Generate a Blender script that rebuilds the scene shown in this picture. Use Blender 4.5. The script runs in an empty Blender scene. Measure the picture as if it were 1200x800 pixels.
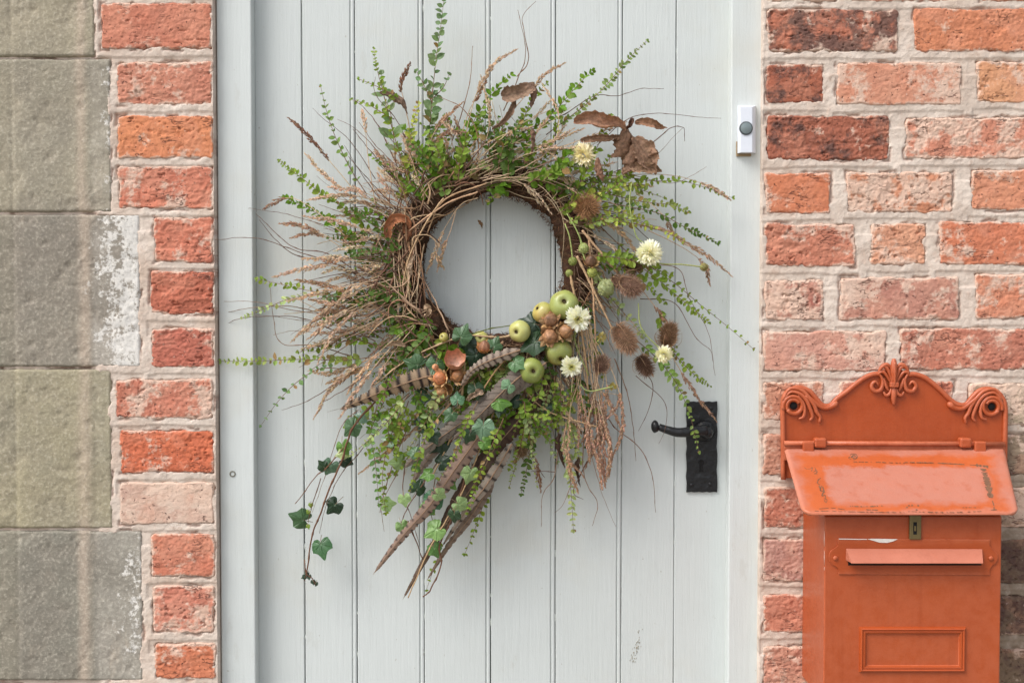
import bpy, bmesh, math, random
import numpy as np
from mathutils import Vector, Matrix, Quaternion

random.seed(7)
S = bpy.context.scene
COL = S.collection
R = math.radians

# ------------------------------------------------------------------ camera
D, H, PITCH, FPX = 1.75, 1.42, R(1.9), 1458.3
cam_d = bpy.data.cameras.new('camera'); cam = bpy.data.objects.new('camera', cam_d); COL.objects.link(cam)
cam.location = (0, -D, H); cam.rotation_euler = (R(90) - PITCH, 0, 0)
cam_d.sensor_width = 36; cam_d.lens = 36 * FPX / 1200; cam_d.clip_start = .05; cam_d.clip_end = 200
S.camera = cam
S.render.resolution_x = 1024; S.render.resolution_y = 682

# ------------------------------------------------------------------ daylight (light overcast, from upper left)
W = bpy.data.worlds.new('World'); S.world = W; W.use_nodes = True
wn, wl = W.node_tree.nodes, W.node_tree.links
sky = wn.new('ShaderNodeTexSky'); sky.sky_type = 'NISHITA'; sky.sun_disc = False
SUN_EL, SUN_AZ = 50, -126          # azimuth measured from +Y clockwise
sky.sun_elevation = R(SUN_EL); sky.sun_rotation = R(SUN_AZ); sky.air_density = 1.0; sky.dust_density = 3.0; sky.ozone_density = 1.0
hs = wn.new('ShaderNodeHueSaturation'); hs.inputs['Saturation'].default_value = .34
wl.new(sky.outputs[0], hs.inputs['Color']); wl.new(hs.outputs[0], wn['Background'].inputs[0])
wn['Background'].inputs[1].default_value = .15
sd_ = bpy.data.lights.new('sun', 'SUN'); sun = bpy.data.objects.new('sun', sd_); COL.objects.link(sun)
sd_.energy = 1.4; sd_.angle = R(32); sd_.color = (1, .975, .945)
az = R(SUN_AZ); el = R(SUN_EL)
sdir = Vector((math.sin(az) * math.cos(el), math.cos(az) * math.cos(el), math.sin(el)))
sun.rotation_euler = sdir.to_track_quat('Z', 'Y').to_euler(); sun.location = (0, -3, 5)
S.view_settings.view_transform = 'Standard'; S.view_settings.look = 'None'
S.view_settings.gamma = 1; S.view_settings.exposure = .64
S.view_settings.use_curve_mapping = False

# ------------------------------------------------------------------ measuring: photo position + real distance -> place
CP, SP = math.cos(PITCH), math.sin(PITCH)
def P(px, py, y):
    a = (px - 600) / FPX; b = (400 - py) / FPX
    d = Vector((a, CP + b * SP, -SP + b * CP))
    t = (y + D) / d.y
    return Vector((a * t, y, H + d.z * t))
PX = .0012
def c(r, g, b):
    f = lambda v: (v / 255 / 12.92) if v <= 10 else ((v / 255 + .055) / 1.055) ** 2.4
    return (f(r), f(g), f(b))

# ------------------------------------------------------------------ numpy noise
def _h(ix, iy, s):
    n = (ix.astype(np.int64) * 374761393 + iy.astype(np.int64) * 668265263 + s * 1442695041) & 0xffffffff
    n = ((n ^ (n >> 13)) * 1274126177) & 0xffffffff
    return ((n ^ (n >> 16)) & 0xffff) / 65535.0
def vn(x, y, s=0):
    ix, iy = np.floor(x), np.floor(y); fx, fy = x - ix, y - iy
    fx = fx * fx * (3 - 2 * fx); fy = fy * fy * (3 - 2 * fy)
    a, b_ = _h(ix, iy, s), _h(ix + 1, iy, s); c_, d_ = _h(ix, iy + 1, s), _h(ix + 1, iy + 1, s)
    return (a * (1 - fx) + b_ * fx) * (1 - fy) + (c_ * (1 - fx) + d_ * fx) * fy
def fbm(x, y, o=4, s=0, g=.5):
    t = 0; a = 1; m = 0
    for k in range(o):
        t = t + a * vn(x, y, s + k * 17); m += a; a *= g; x = x * 2.03; y = y * 2.03
    return t / m
def ss(a, b, x):
    t = np.clip((x - a) / (b - a), 0, 1); return t * t * (3 - 2 * t)

# ------------------------------------------------------------------ object helpers
def tag(o, label=None, cat=None, group=None, kind=None):
    if label: o['label'] = label
    if cat: o['category'] = cat
    if group: o['group'] = group
    if kind: o['kind'] = kind
    return o
def empty(name, loc):
    o = bpy.data.objects.new(name, None); o.location = loc; COL.objects.link(o); o.empty_display_size = .05
    return o
def link(name, me, mat, parent=None, smooth=False):
    o = bpy.data.objects.new(name, me); COL.objects.link(o)
    for m in (mat if isinstance(mat, (list, tuple)) else [mat]): me.materials.append(m)
    if smooth: me.polygons.foreach_set('use_smooth', [True] * len(me.polygons))
    if parent:
        o.parent = parent
        l = Vector((0, 0, 0)); q = parent
        while q is not None: l += q.location; q = q.parent
        o.location = o.location - l
    return o
class MB:
    """collects shapes, with a pigment per vertex"""
    def __init__(s): s.v = []; s.f = []; s.c = []; s.m = []
    def add(s, vs, fs, col, mi=0):
        n = len(s.v); s.v.extend(vs); s.f.extend([tuple(i + n for i in f) for f in fs])
        if len(col) == len(vs) and not isinstance(col[0], float): s.c.extend(col)
        else: s.c.extend([col] * len(vs))
        s.m.extend([mi] * len(fs))
    def build(s, name, mat, parent=None, smooth=True):
        me = bpy.data.meshes.new(name); me.from_pydata([tuple(v) for v in s.v], [], s.f)
        if s.c:
            a = me.color_attributes.new('pigment', 'FLOAT_COLOR', 'POINT')
            arr = np.ones((len(s.v), 4), dtype=np.float32); arr[:, :3] = np.array(s.c, dtype=np.float32)[:, :3]
            a.data.foreach_set('color', arr.ravel())
        o = link(name, me, mat, parent, smooth)
        if any(s.m): me.polygons.foreach_set('material_index', s.m)
        return o
def jit(col, a=.12, rnd=random):
    k = 1 + rnd.uniform(-a, a); return (col[0] * k * (1 + rnd.uniform(-a, a) * .5), col[1] * k, col[2] * k * (1 + rnd.uniform(-a, a) * .5))
def tube(mb, pts, rads, col, n=5, mi=0, cols=None):
    m = len(pts)
    if isinstance(rads, float): rads = [rads] * m
    vs = []; fs = []; cc = []
    prev = None
    for i in range(m):
        t = (pts[min(i + 1, m - 1)] - pts[max(i - 1, 0)])
        if t.length < 1e-9: t = Vector((0, 0, 1))
        t.normalize()
        if prev is None:
            a = t.orthogonal().normalized()
        else:
            a = prev - t * prev.dot(t)
            a = a.normalized() if a.length > 1e-6 else t.orthogonal().normalized()
        prev = a; b = t.cross(a)
        for k in range(n):
            th = 2 * math.pi * k / n
            vs.append(pts[i] + (a * math.cos(th) + b * math.sin(th)) * rads[i])
            cc.append(cols[i] if cols else col)
    for i in range(m - 1):
        for k in range(n):
            k2 = (k + 1) % n
            fs.append((i * n + k, i * n + k2, (i + 1) * n + k2, (i + 1) * n + k))
    fs.append(tuple(range(n - 1, -1, -1))); fs.append(tuple((m - 1) * n + k for k in range(n)))
    mb.add(vs, fs, cc, mi)
def cr(pts, n):
    """Catmull-Rom through points (Vectors)"""
    p = [pts[0] * 2 - pts[1]] + list(pts) + [pts[-1] * 2 - pts[-2]]
    out = []; seg = len(pts) - 1
    for i in range(n):
        t = i / (n - 1) * seg; k = min(int(t), seg - 1); t -= k
        a, b, c_, d = p[k], p[k + 1], p[k + 2], p[k + 3]
        out.append(.5 * ((2 * b) + (c_ - a) * t + (2 * a - 5 * b + 4 * c_ - d) * t * t + (3 * b - a - 3 * c_ + d) * t ** 3))
    return out
def bev(bm, w, seg=2):
    if w > 0:
        bmesh.ops.bevel(bm, geom=[e for e in bm.edges], offset=w, segments=seg, profile=.5, affect='EDGES', clamp_overlap=True)
def box(name, x0, x1, y0, y1, z0, z1, mat, parent=None, bevel=.0015, seg=2):
    bm = bmesh.new(); bmesh.ops.create_cube(bm, size=1)
    for v in bm.verts: v.co = Vector(((x0 + x1) / 2 + v.co.x * (x1 - x0), (y0 + y1) / 2 + v.co.y * (y1 - y0), (z0 + z1) / 2 + v.co.z * (z1 - z0)))
    bev(bm, bevel, seg)
    me = bpy.data.meshes.new(name); bm.to_mesh(me); bm.free()
    return link(name, me, mat, parent)
def prism(name, pts, thick, mat, parent=None, bevel=.0008, seg=2, bmi=None):
    """outline (Vectors, planar) pushed back by vector thick, edges rounded"""
    bm = bmesh.new(); vs = [bm.verts.new(p) for p in pts]; f = bm.faces.new(vs)
    r = bmesh.ops.extrude_face_region(bm, geom=[f])
    for v in [g for g in r['geom'] if isinstance(g, bmesh.types.BMVert)]: v.co += thick
    bmesh.ops.recalc_face_normals(bm, faces=bm.faces)
    if bevel:
        es = [e for e in bm.edges if any(len(ff.verts) > 4 or ff.calc_area() > 1e-3 for ff in e.link_faces) and e.calc_face_angle(0) > .5]
        if es: bmesh.ops.bevel(bm, geom=es, offset=bevel, segments=seg, profile=.5, affect='EDGES', clamp_overlap=True)
    me = bpy.data.meshes.new(name); bm.to_mesh(me); bm.free()
    return link(name, me, mat, parent)
def gridmesh(name, X, Y, Z, mat, parent=None, attrs=None, skirt=.05, flip=False):
    """height-field face (rows x cols) with side walls going back by skirt"""
    nr, nc = X.shape
    V = np.stack([X, Y, Z], -1).reshape(-1, 3); idx = np.arange(nr * nc).reshape(nr, nc)
    F = np.stack([idx[:-1, :-1], idx[:-1, 1:], idx[1:, 1:], idx[1:, :-1]], -1).reshape(-1, 4)
    at = {k: v.reshape(-1) for k, v in (attrs or {}).items()}
    if skirt:
        ring = np.concatenate([idx[0, :-1], idx[:-1, -1], idx[-1, :0:-1], idx[:0:-1, 0]])
        B = V[ring].copy(); B[:, 1] += skirt; n0 = len(V); V = np.vstack([V, B]); m = len(ring)
        k = np.arange(m); k2 = (k + 1) % m
        F = np.vstack([F, np.stack([ring[k2], ring[k], n0 + k, n0 + k2], -1)])
        for a in at: at[a] = np.concatenate([at[a], at[a][ring]])
    cen = V.mean(0); cen[1] = 0
    me = bpy.data.meshes.new(name)
    me.vertices.add(len(V)); me.vertices.foreach_set('co', (V - cen).astype(np.float32).ravel())
    me.loops.add(F.size); me.loops.foreach_set('vertex_index', F.astype(np.int32).ravel())
    me.polygons.add(len(F)); me.polygons.foreach_set('loop_start', (np.arange(len(F)) * 4).astype(np.int32))
    me.update(calc_edges=True)
    for a, v in at.items():
        q = me.attributes.new(a, 'FLOAT', 'POINT'); q.data.foreach_set('value', v.astype(np.float32))
    o = bpy.data.objects.new(name, me); COL.objects.link(o); me.materials.append(mat)
    me.polygons.foreach_set('use_smooth', [True] * len(F))
    o.location = Vector(cen)
    if parent: o.parent = parent; o.location = Vector(cen) - parent.location
    return o

# ------------------------------------------------------------------ materials
class NT:
    def __init__(s, name, rough=.7):
        s.m = bpy.data.materials.new(name); s.m.use_nodes = True; s.t = s.m.node_tree; s.n = s.t.nodes; s.l = s.t.links
        s.b = s.n['Principled BSDF']; s.b.inputs['Roughness'].default_value = rough
        g = s.n.new('ShaderNodeNewGeometry'); s.pos = g.outputs['Position']; s.g = g
    def put(s, inp, v):
        if hasattr(v, 'is_linked') or isinstance(v, bpy.types.NodeSocket): s.l.new(v, inp)
        elif isinstance(v, (tuple, list)) and len(v) == 3 and len(getattr(inp, 'default_value', [0] * 3)) == 4: inp.default_value = (*v, 1)
        else: inp.default_value = v
    def scale(s, vec):
        q = s.n.new('ShaderNodeVectorMath'); q.operation = 'MULTIPLY'; s.l.new(s.pos, q.inputs[0]); q.inputs[1].default_value = vec; return q.outputs[0]
    def noise(s, sc, det=4, rough=.55, vec=None, dist=0):
        q = s.n.new('ShaderNodeTexNoise'); q.inputs['Scale'].default_value = sc; q.inputs['Detail'].default_value = det
        q.inputs['Roughness'].default_value = rough; q.inputs['Distortion'].default_value = dist
        s.l.new(vec or s.pos, q.inputs['Vector']); return q.outputs['Fac']
    def vor(s, sc, feat='F1', vec=None):
        q = s.n.new('ShaderNodeTexVoronoi'); q.feature = feat; q.inputs['Scale'].default_value = sc; s.l.new(vec or s.pos, q.inputs['Vector']); return q.outputs['Distance']
    def math(s, op, a, b=0., cl=False):
        q = s.n.new('ShaderNodeMath'); q.operation = op; q.use_clamp = cl; s.put(q.inputs[0], a); s.put(q.inputs[1], b); return q.outputs[0]
    def ramp(s, f, a, b, lo=0., hi=1.):
        q = s.n.new('ShaderNodeMapRange'); q.interpolation_type = 'SMOOTHSTEP'; s.put(q.inputs['Value'], f)
        s.put(q.inputs['From Min'], a); s.put(q.inputs['From Max'], b); q.inputs['To Min'].default_value = lo; q.inputs['To Max'].default_value = hi; return q.outputs[0]
    def mix(s, f, a, b, bl='MIX'):
        q = s.n.new('ShaderNodeMix'); q.data_type = 'RGBA'; q.blend_type = bl; s.put(q.inputs[0], f); s.put(q.inputs[6], a); s.put(q.inputs[7], b); return q.outputs[2]
    def oattr(s, name, typ='OBJECT'):
        q = s.n.new('ShaderNodeAttribute'); q.attribute_type = typ; q.attribute_name = name; return q
    def bump(s, h, dist, strength=1., prev=None):
        q = s.n.new('ShaderNodeBump'); q.inputs['Distance'].default_value = dist; q.inputs['Strength'].default_value = strength; s.l.new(h, q.inputs['Height'])
        if prev: s.l.new(prev, q.inputs['Normal'])
        return q.outputs[0]
    def out(s, col=None, rough=None, nrm=None):
        if col is not None: s.put(s.b.inputs['Base Color'], col)
        if rough is not None: s.put(s.b.inputs['Roughness'], rough)
        if nrm is not None: s.l.new(nrm, s.b.inputs['Normal'])
        return s.m

MORTAR = c(212, 197, 181)
def mat_brick():
    t = NT('brick_clay', .92)
    oi = t.n.new('ShaderNodeObjectInfo'); base = oi.outputs['Color']
    n1 = t.noise(28, 5, .62); n2 = t.noise(150, 4, .65); n3 = t.noise(12, 3); n4 = t.noise(60, 5, .7, dist=.6)
    pale = t.mix(.5, base, c(222, 160, 132))
    colr = t.mix(t.ramp(t.noise(19, 3, .5, dist=.3), .50, .58, 0, .55), base, pale)
    colr = t.mix(t.ramp(n3, .35, .65, 0, .4), colr, t.mix(1., base, (.86, .80, .84), 'MULTIPLY'))
    colr = t.mix(t.ramp(n1, .3, .7), t.mix(1., colr, (.90, .88, .88), 'MULTIPLY'), colr)
    colr = t.mix(t.ramp(n2, .36, .66, .0, .45), t.mix(1., colr, (.88, .86, .86), 'MULTIPLY'), t.mix(1., colr, (1.16, 1.24, 1.28), 'MULTIPLY'))
    # scorched patches burnt into the face, plus letterbox shade on the right-hand bricks
    sc = t.oattr('scorch').outputs['Fac']
    m = t.ramp(t.math('ADD', t.math('ADD', t.math('MULTIPLY', n1, .55), t.math('MULTIPLY', n4, .45)), t.math('MULTIPLY', sc, .34)), .62, .76, 0, .9)
    m = t.math('MULTIPLY', m, t.ramp(sc, 0., .12))
    colr = t.mix(m, colr, c(88, 64, 58))
    # lime smears: more towards the edges
    e = t.oattr('edge', 'GEOMETRY').outputs['Fac']; sm = t.oattr('smear').outputs['Fac']
    edge = t.math('MULTIPLY', t.math('SUBTRACT', 1., e, True), .22)
    s1 = t.math('ADD', t.math('ADD', t.math('MULTIPLY', t.noise(22, 6, .7, dist=.4), .75), t.math('MULTIPLY', n2, .25)), edge)
    s1 = t.math('ADD', s1, t.math('MULTIPLY', t.math('SUBTRACT', sm, .1), .24))
    s1 = t.math('ADD', s1, t.math('MULTIPLY', t.math('SUBTRACT', t.noise(9, 2), .5), .35))
    f = t.ramp(s1, .63, .74, 0, .85)
    colr = t.mix(f, colr, t.mix(t.noise(45, 4), c(208, 168, 146), MORTAR))
    haze = t.math('MULTIPLY', t.ramp(t.noise(35, 4), .3, .75), t.math('ADD', t.math('MULTIPLY', sm, .5), .04))
    colr = t.mix(haze, colr, c(214, 176, 152))
    # small grey grit and dark holes
    pit = t.ramp(t.noise(230, 2, .5), .26, .32, 1, 0)
    colr = t.mix(t.math('MULTIPLY', pit, .75), colr, c(84, 48, 38))
    ck = t.math('ABSOLUTE', t.math('SUBTRACT', t.noise(30, 3, .6, vec=t.scale((.8, 1, 2.6)), dist=.4), .5))
    ck = t.math('MULTIPLY', t.ramp(ck, .004, .016, 1, 0), t.ramp(t.noise(26, 2), .52, .62))
    colr = t.mix(t.math('MULTIPLY', ck, .7), colr, c(96, 52, 40))
    gr = t.ramp(t.noise(230, 2, .5, vec=t.scale((1.3, 1, .8))), .70, .78)
    colr = t.mix(t.math('MULTIPLY', gr, .45), colr, c(214, 190, 176))
    b1 = t.bump(n4, .0008, .6); b2 = t.bump(n2, .0009, .7, b1); b3 = t.bump(t.noise(600, 3, .6), .0006, .8, b2)
    b4 = t.bump(t.math('SUBTRACT', 1., t.math('MAXIMUM', pit, ck)), .0016, .9, b3)
    return t.out(colr, t.ramp(n2, .3, .7, .82, .97), b4)
def mat_mortar():
    t = NT('lime_mortar', .95)
    n1 = t.noise(16, 5, .6); n2 = t.noise(180, 4, .65); n3 = t.noise(60, 4, .6)
    colr = t.mix(t.ramp(n1, .3, .7), c(194, 177, 163), c(217, 203, 190))
    colr = t.mix(t.ramp(n3, .56, .74, 0, .4), colr, c(198, 166, 148))
    colr = t.mix(t.ramp(n2, .62, .74, 0, .55), colr, c(150, 122, 106))
    colr = t.mix(t.ramp(t.noise(300, 2), .70, .76, 0, .7), colr, c(232, 222, 212))
    colr = t.mix(t.ramp(t.noise(7, 5, .65), .46, .66, 0, .45), colr, c(184, 158, 138))
    colr = t.mix(t.ramp(t.noise(24, 6, .75), .60, .68, 0, .5), colr, c(164, 136, 116))
    e = t.oattr('deep', 'GEOMETRY').outputs['Fac']
    colr = t.mix(t.math('MULTIPLY', e, .7), colr, c(150, 112, 96))
    # letterbox shadow painted into the mortar low down on the right side
    g = t.oattr('grime', 'GEOMETRY').outputs['Fac']
    colr = t.mix(t.math('MULTIPLY', g, t.ramp(n3, .25, .6, .4, .85)), colr, c(128, 112, 92))
    b1 = t.bump(n3, .002, .6); b2 = t.bump(n2, .0012, .9, b1); b3 = t.bump(t.noise(520, 3), .0005, .9, b2)
    return t.out(colr, .96, b3)
def mat_stone():
    t = NT('sandstone', .93)
    oi = t.n.new('ShaderNodeObjectInfo'); base = oi.outputs['Color']
    px = t.oattr('across', 'GEOMETRY').outputs['Fac']; e = t.oattr('edge', 'GEOMETRY').outputs['Fac']
    wh = t.oattr('lime').outputs['Fac']; gn = t.oattr('moss').outputs['Fac']
    n1 = t.noise(9, 5, .6); n2 = t.noise(240, 3, .6); n3 = t.noise(50, 5, .65); nst = t.noise(14, 4, .6, vec=t.scale((1, 1, .22)))
    colr = t.mix(t.ramp(n1, .3, .7), t.mix(1., base, (.78, .80, .80), 'MULTIPLY'), t.mix(1., base, (1.1, 1.08, 1.04), 'MULTIPLY'))
    colr = t.mix(t.ramp(n3, .35, .7, 0, .4), colr, t.mix(1., base, (1.24, 1.22, 1.16), 'MULTIPLY'))
    colr = t.mix(t.math('MULTIPLY', wh, t.ramp(t.math('ADD', px, t.math('MULTIPLY', n3, 8.)), 106., 118., 0, .60)), colr, c(196, 193, 186))
    big = t.noise(6.5, 6, .62, dist=.5)
    colr = t.mix(t.ramp(big, .40, .58, .7, 0.), colr, t.mix(1., base, (.60, .63, .64), 'MULTIPLY'))
    colr = t.mix(t.ramp(t.noise(20, 6, .7, vec=t.scale((1, 1, .5))), .56, .72, 0, .4), colr, c(196, 180, 158))
    colr = t.mix(t.ramp(t.noise(70, 2, .5), .74, .79, 0, .8), colr, c(70, 62, 52))
    dz = t.math('MULTIPLY', t.ramp(t.math('ADD', px, t.math('MULTIPLY', nst, 16.)), 30., 46.), t.ramp(t.math('ADD', px, t.math('MULTIPLY', nst, 16.)), 86., 98., 1., 0.))
    colr = t.mix(t.math('MULTIPLY', dz, .42), colr, t.mix(1., base, (.66, .70, .72), 'MULTIPLY'))
    # blurred pale vertical band along the old drafted margin
    bd = t.math('ABSOLUTE', t.math('SUBTRACT', t.math('ADD', px, t.math('MULTIPLY', t.math('SUBTRACT', nst, .5), 24.)), 98.))
    colr = t.mix(t.ramp(bd, 0., 12., .60, 0.), colr, c(190, 172, 154))
    # greener, darker strip at the outer edge
    colr = t.mix(t.ramp(t.math('ADD', px, t.math('MULTIPLY', n3, 6.)), 17., 23., .45, 0.), colr, c(112, 116, 98))
    colr = t.mix(t.math('MULTIPLY', gn, t.ramp(n1, .35, .7, .1, .6)), colr, c(150, 144, 98))
    colr = t.mix(t.math('MULTIPLY', t.math('SUBTRACT', 1., e, True), .35), colr, c(190, 168, 150))
    # lime bloom near the right end
    s = t.math('ADD', t.math('MULTIPLY', t.noise(34, 7, .75), .7), t.math('MULTIPLY', n2, .3))
    s = t.math('ADD', s, t.math('MULTIPLY', wh, t.ramp(px, 96., 160., .04, .25)))
    s = t.math('ADD', s, t.math('MULTIPLY', t.math('SUBTRACT', t.noise(15, 3, .6, vec=t.scale((1, 1, .35))), .5), .45))
    colr = t.mix(t.math('MULTIPLY', t.ramp(s, .645, .73, 0, .9), t.ramp(px, 92., 112.)), colr, c(226, 222, 216))
    colr = t.mix(t.ramp(n2, .34, .66, .22, 0.), colr, c(84, 80, 70)); colr = t.mix(t.ramp(n2, .5, .75, 0., .3), colr, c(206, 198, 182))
    b1 = t.bump(n3, .0010, .5); b2 = t.bump(n2, .0011, .8, b1); b3 = t.bump(t.noise(700, 2), .0005, .9, b2)
    return t.out(colr, .95, b3)
def mat_paint(name, col, rough=.5, dirt=.12):
    t = NT(name, rough)
    st = t.noise(220, 4, .6, vec=t.scale((1, 1, .05))); st2 = t.noise(900, 2, .5, vec=t.scale((1, 1, .12)))
    n1 = t.noise(5, 4, .6); n2 = t.noise(700, 2, .6); n3 = t.noise(40, 5, .7)
    colr = t.mix(t.ramp(n1, .3, .7), t.mix(1., col, (.955, .955, .95), 'MULTIPLY'), col)
    colr = t.mix(t.ramp(t.noise(3.2, 5, .65), .5, .7, 0, .30), colr, c(190, 184, 166))
    colr = t.mix(t.ramp(t.noise(26, 6, .75, vec=t.scale((1, 1, .4))), .60, .70, 0, .16), colr, c(158, 152, 134))
    colr = t.mix(t.ramp(t.noise(230, 2, .5, vec=t.scale((1, 1, .5))), .745, .78, 0, .5), colr, c(150, 144, 128))
    colr = t.mix(t.ramp(st, .3, .7, .2, 0), colr, t.mix(1., col, (.86, .86, .86), 'MULTIPLY'))
    colr = t.mix(t.ramp(n3, .66, .80, 0, dirt * 2.4), colr, c(170, 164, 146))
    colr = t.mix(t.ramp(t.noise(85, 2, .5), .76, .80, 0, .55), colr, c(140, 132, 116))
    b1 = t.bump(st, .0010, .5); b2 = t.bump(st2, .0003, .5, b1); b3 = t.bump(n2, .00025, .5, b2); b4 = t.bump(n3, .0012, .2, b3)
    return t.out(colr, t.ramp(n3, .3, .7, rough - .06, rough + .1), b4)
def mat_red(name, col, worn=0., rough=.42):
    t = NT(name, rough)
    n1 = t.noise(14, 5, .6); n2 = t.noise(260, 4, .6); n3 = t.noise(70, 6, .7)
    colr = t.mix(t.ramp(n1, .3, .7), t.mix(1., col, (.9, .86, .84), 'MULTIPLY'), col)
    colr = t.mix(t.ramp(n3, .35, .75, 0, .2), colr, t.mix(1., col, (1.08, 1.2, 1.25), 'MULTIPLY'))
    rf = t.ramp(n3, .3, .7, rough - .08, rough + .12)
    if worn:  # pale patch and edges: faded paint with sky reflection mixed into the colour
        u = t.oattr('u', 'GEOMETRY').outputs['Fac']; v = t.oattr('v', 'GEOMETRY').outputs['Fac']
        n5 = t.math('MULTIPLY', t.math('SUBTRACT', t.noise(38, 5, .7), .5), .26)
        uu = t.math('ADD', u, t.math('MULTIPLY', n5, .5)); vv = t.math('ADD', v, n5)
        m = t.math('MULTIPLY', t.ramp(uu, .135, .17), t.ramp(uu, .84, .93, 1., 0.))
        m = t.math('MULTIPLY', m, t.math('MULTIPLY', t.ramp(vv, .24, .31), t.ramp(vv, .80, .92, 1., 0.)))
        edge = t.math('MAXIMUM', t.ramp(uu, .01, .075, 1., 0.), t.math('MAXIMUM', t.ramp(uu, .90, .97), t.math('MAXIMUM', t.ramp(vv, .05, .14, .9, 0.), t.ramp(vv, .93, .98, 0., .7))))
        m = t.math('MAXIMUM', m, t.math('MULTIPLY', edge, t.ramp(t.noise(18, 3), .25, .6, .5, 1.)))
        m = t.math('MULTIPLY', m, t.ramp(n3, .1, .7, .8, 1.))
        colr = t.mix(t.math('MULTIPLY', m, worn), colr, c(178, 132, 120))
        rf = t.math('ADD', rf, t.math('MULTIPLY', m, .2))
    ew = t.ramp(t.g.outputs['Pointiness'], .52, .60, 0, .42)  # pinkish rim highlights painted onto the convex edges
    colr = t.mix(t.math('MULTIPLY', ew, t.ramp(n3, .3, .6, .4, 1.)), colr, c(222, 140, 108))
    sk = t.noise(60, 4, .6, vec=t.scale((1, 1, .04)))
    colr = t.mix(t.ramp(sk, .52, .72, 0, .30), colr, t.mix(1., col, (.74, .66, .62), 'MULTIPLY'))
    ch = t.noise(24, 7, .72, vec=t.scale((1, 1, .55)), dist=.3)
    colr = t.mix(t.ramp(ch, .66, .72, 0, .22), colr, c(206, 136, 112))
    colr = t.mix(t.ramp(t.noise(90, 5, .7), .74, .77, 0, .6), colr, c(110, 60, 40))
    colr = t.mix(t.ramp(n2, .66, .78, 0, .35), colr, t.mix(1., col, (.6, .5, .5), 'MULTIPLY'))
    b1 = t.bump(n2, .0005, .55); b2 = t.bump(n1, .003, .12, b1); b3 = t.bump(t.noise(900, 2), .0002, .6, b2)
    t.b.inputs['Specular IOR Level'].default_value = .35
    t.b.inputs['Coat Weight'].default_value = .22; t.b.inputs['Coat Roughness'].default_value = .30
    return t.out(colr, rf, b3)
def mat_pig(name, rough=.6, transl=0., mott=.25, sc=300, spec=.3, bump=.0004):
    t = NT(name, rough)
    a = t.oattr('pigment', 'GEOMETRY').outputs['Color']
    n = t.noise(sc, 4, .6)
    colr = t.mix(t.ramp(n, .3, .7), t.mix(1., a, (1 - mott,) * 3, 'MULTIPLY'), t.mix(1., a, (1 + mott * .6,) * 3, 'MULTIPLY'))
    if 'dry' in name: colr = t.mix(1., colr, (.98, 1.0, .98), 'MULTIPLY')
    t.b.inputs['Specular IOR Level'].default_value = spec
    m = t.out(colr, rough, t.bump(n, bump, .7))
    if transl:
        tr = t.n.new('ShaderNodeBsdfTranslucent'); t.l.new(t.mix(1., colr, (1.15, 1.2, .7), 'MULTIPLY'), tr.inputs[0])
        mx = t.n.new('ShaderNodeMixShader'); mx.inputs[0].default_value = transl
        t.l.new(t.b.outputs[0], mx.inputs[1]); t.l.new(tr.outputs[0], mx.inputs[2]); t.l.new(mx.outputs[0], t.n['Material Output'].inputs[0])
    return m
def mat_apple():
    t = NT('apple_skin', .33)
    a = t.oattr('pigment', 'GEOMETRY').outputs['Color']; n = t.noise(40, 4, .6); sp = t.vor(420)
    colr = t.mix(t.ramp(n, .35, .7), a, t.mix(1., a, (1.15, 1.02, .8), 'MULTIPLY'))
    colr = t.mix(t.ramp(sp, .12, .2, .55, 0), colr, c(206, 200, 140))
    colr = t.mix(t.ramp(t.noise(55, 6, .7, dist=.5), .56, .72, 0, .6), colr, c(132, 112, 66))
    return t.out(colr, t.ramp(n, .3, .7, .28, .42), t.bump(n, .001, .2))
def mat_iron():
    t = NT('black_iron', .32); n = t.noise(110, 2, .4); n2 = t.noise(500, 3)
    t.b.inputs['Metallic'].default_value = .0
    return t.out(t.mix(t.ramp(n2, .6, .75, 0, .3), c(15, 15, 18), c(36, 36, 38)), t.ramp(n2, .3, .7, .3, .5), t.bump(n2, .0004, .5, t.bump(n, .003, .6)))
def mat_flat(name, col, rough=.5, metal=0., nz=.12, bump=.0003):
    t = NT(name, rough); n = t.noise(200, 4, .6); t.b.inputs['Metallic'].default_value = metal
    return t.out(t.mix(t.ramp(n, .3, .7), t.mix(1., col, (1 - nz,) * 3, 'MULTIPLY'), col), rough, t.bump(n, bump, .6))

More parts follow.
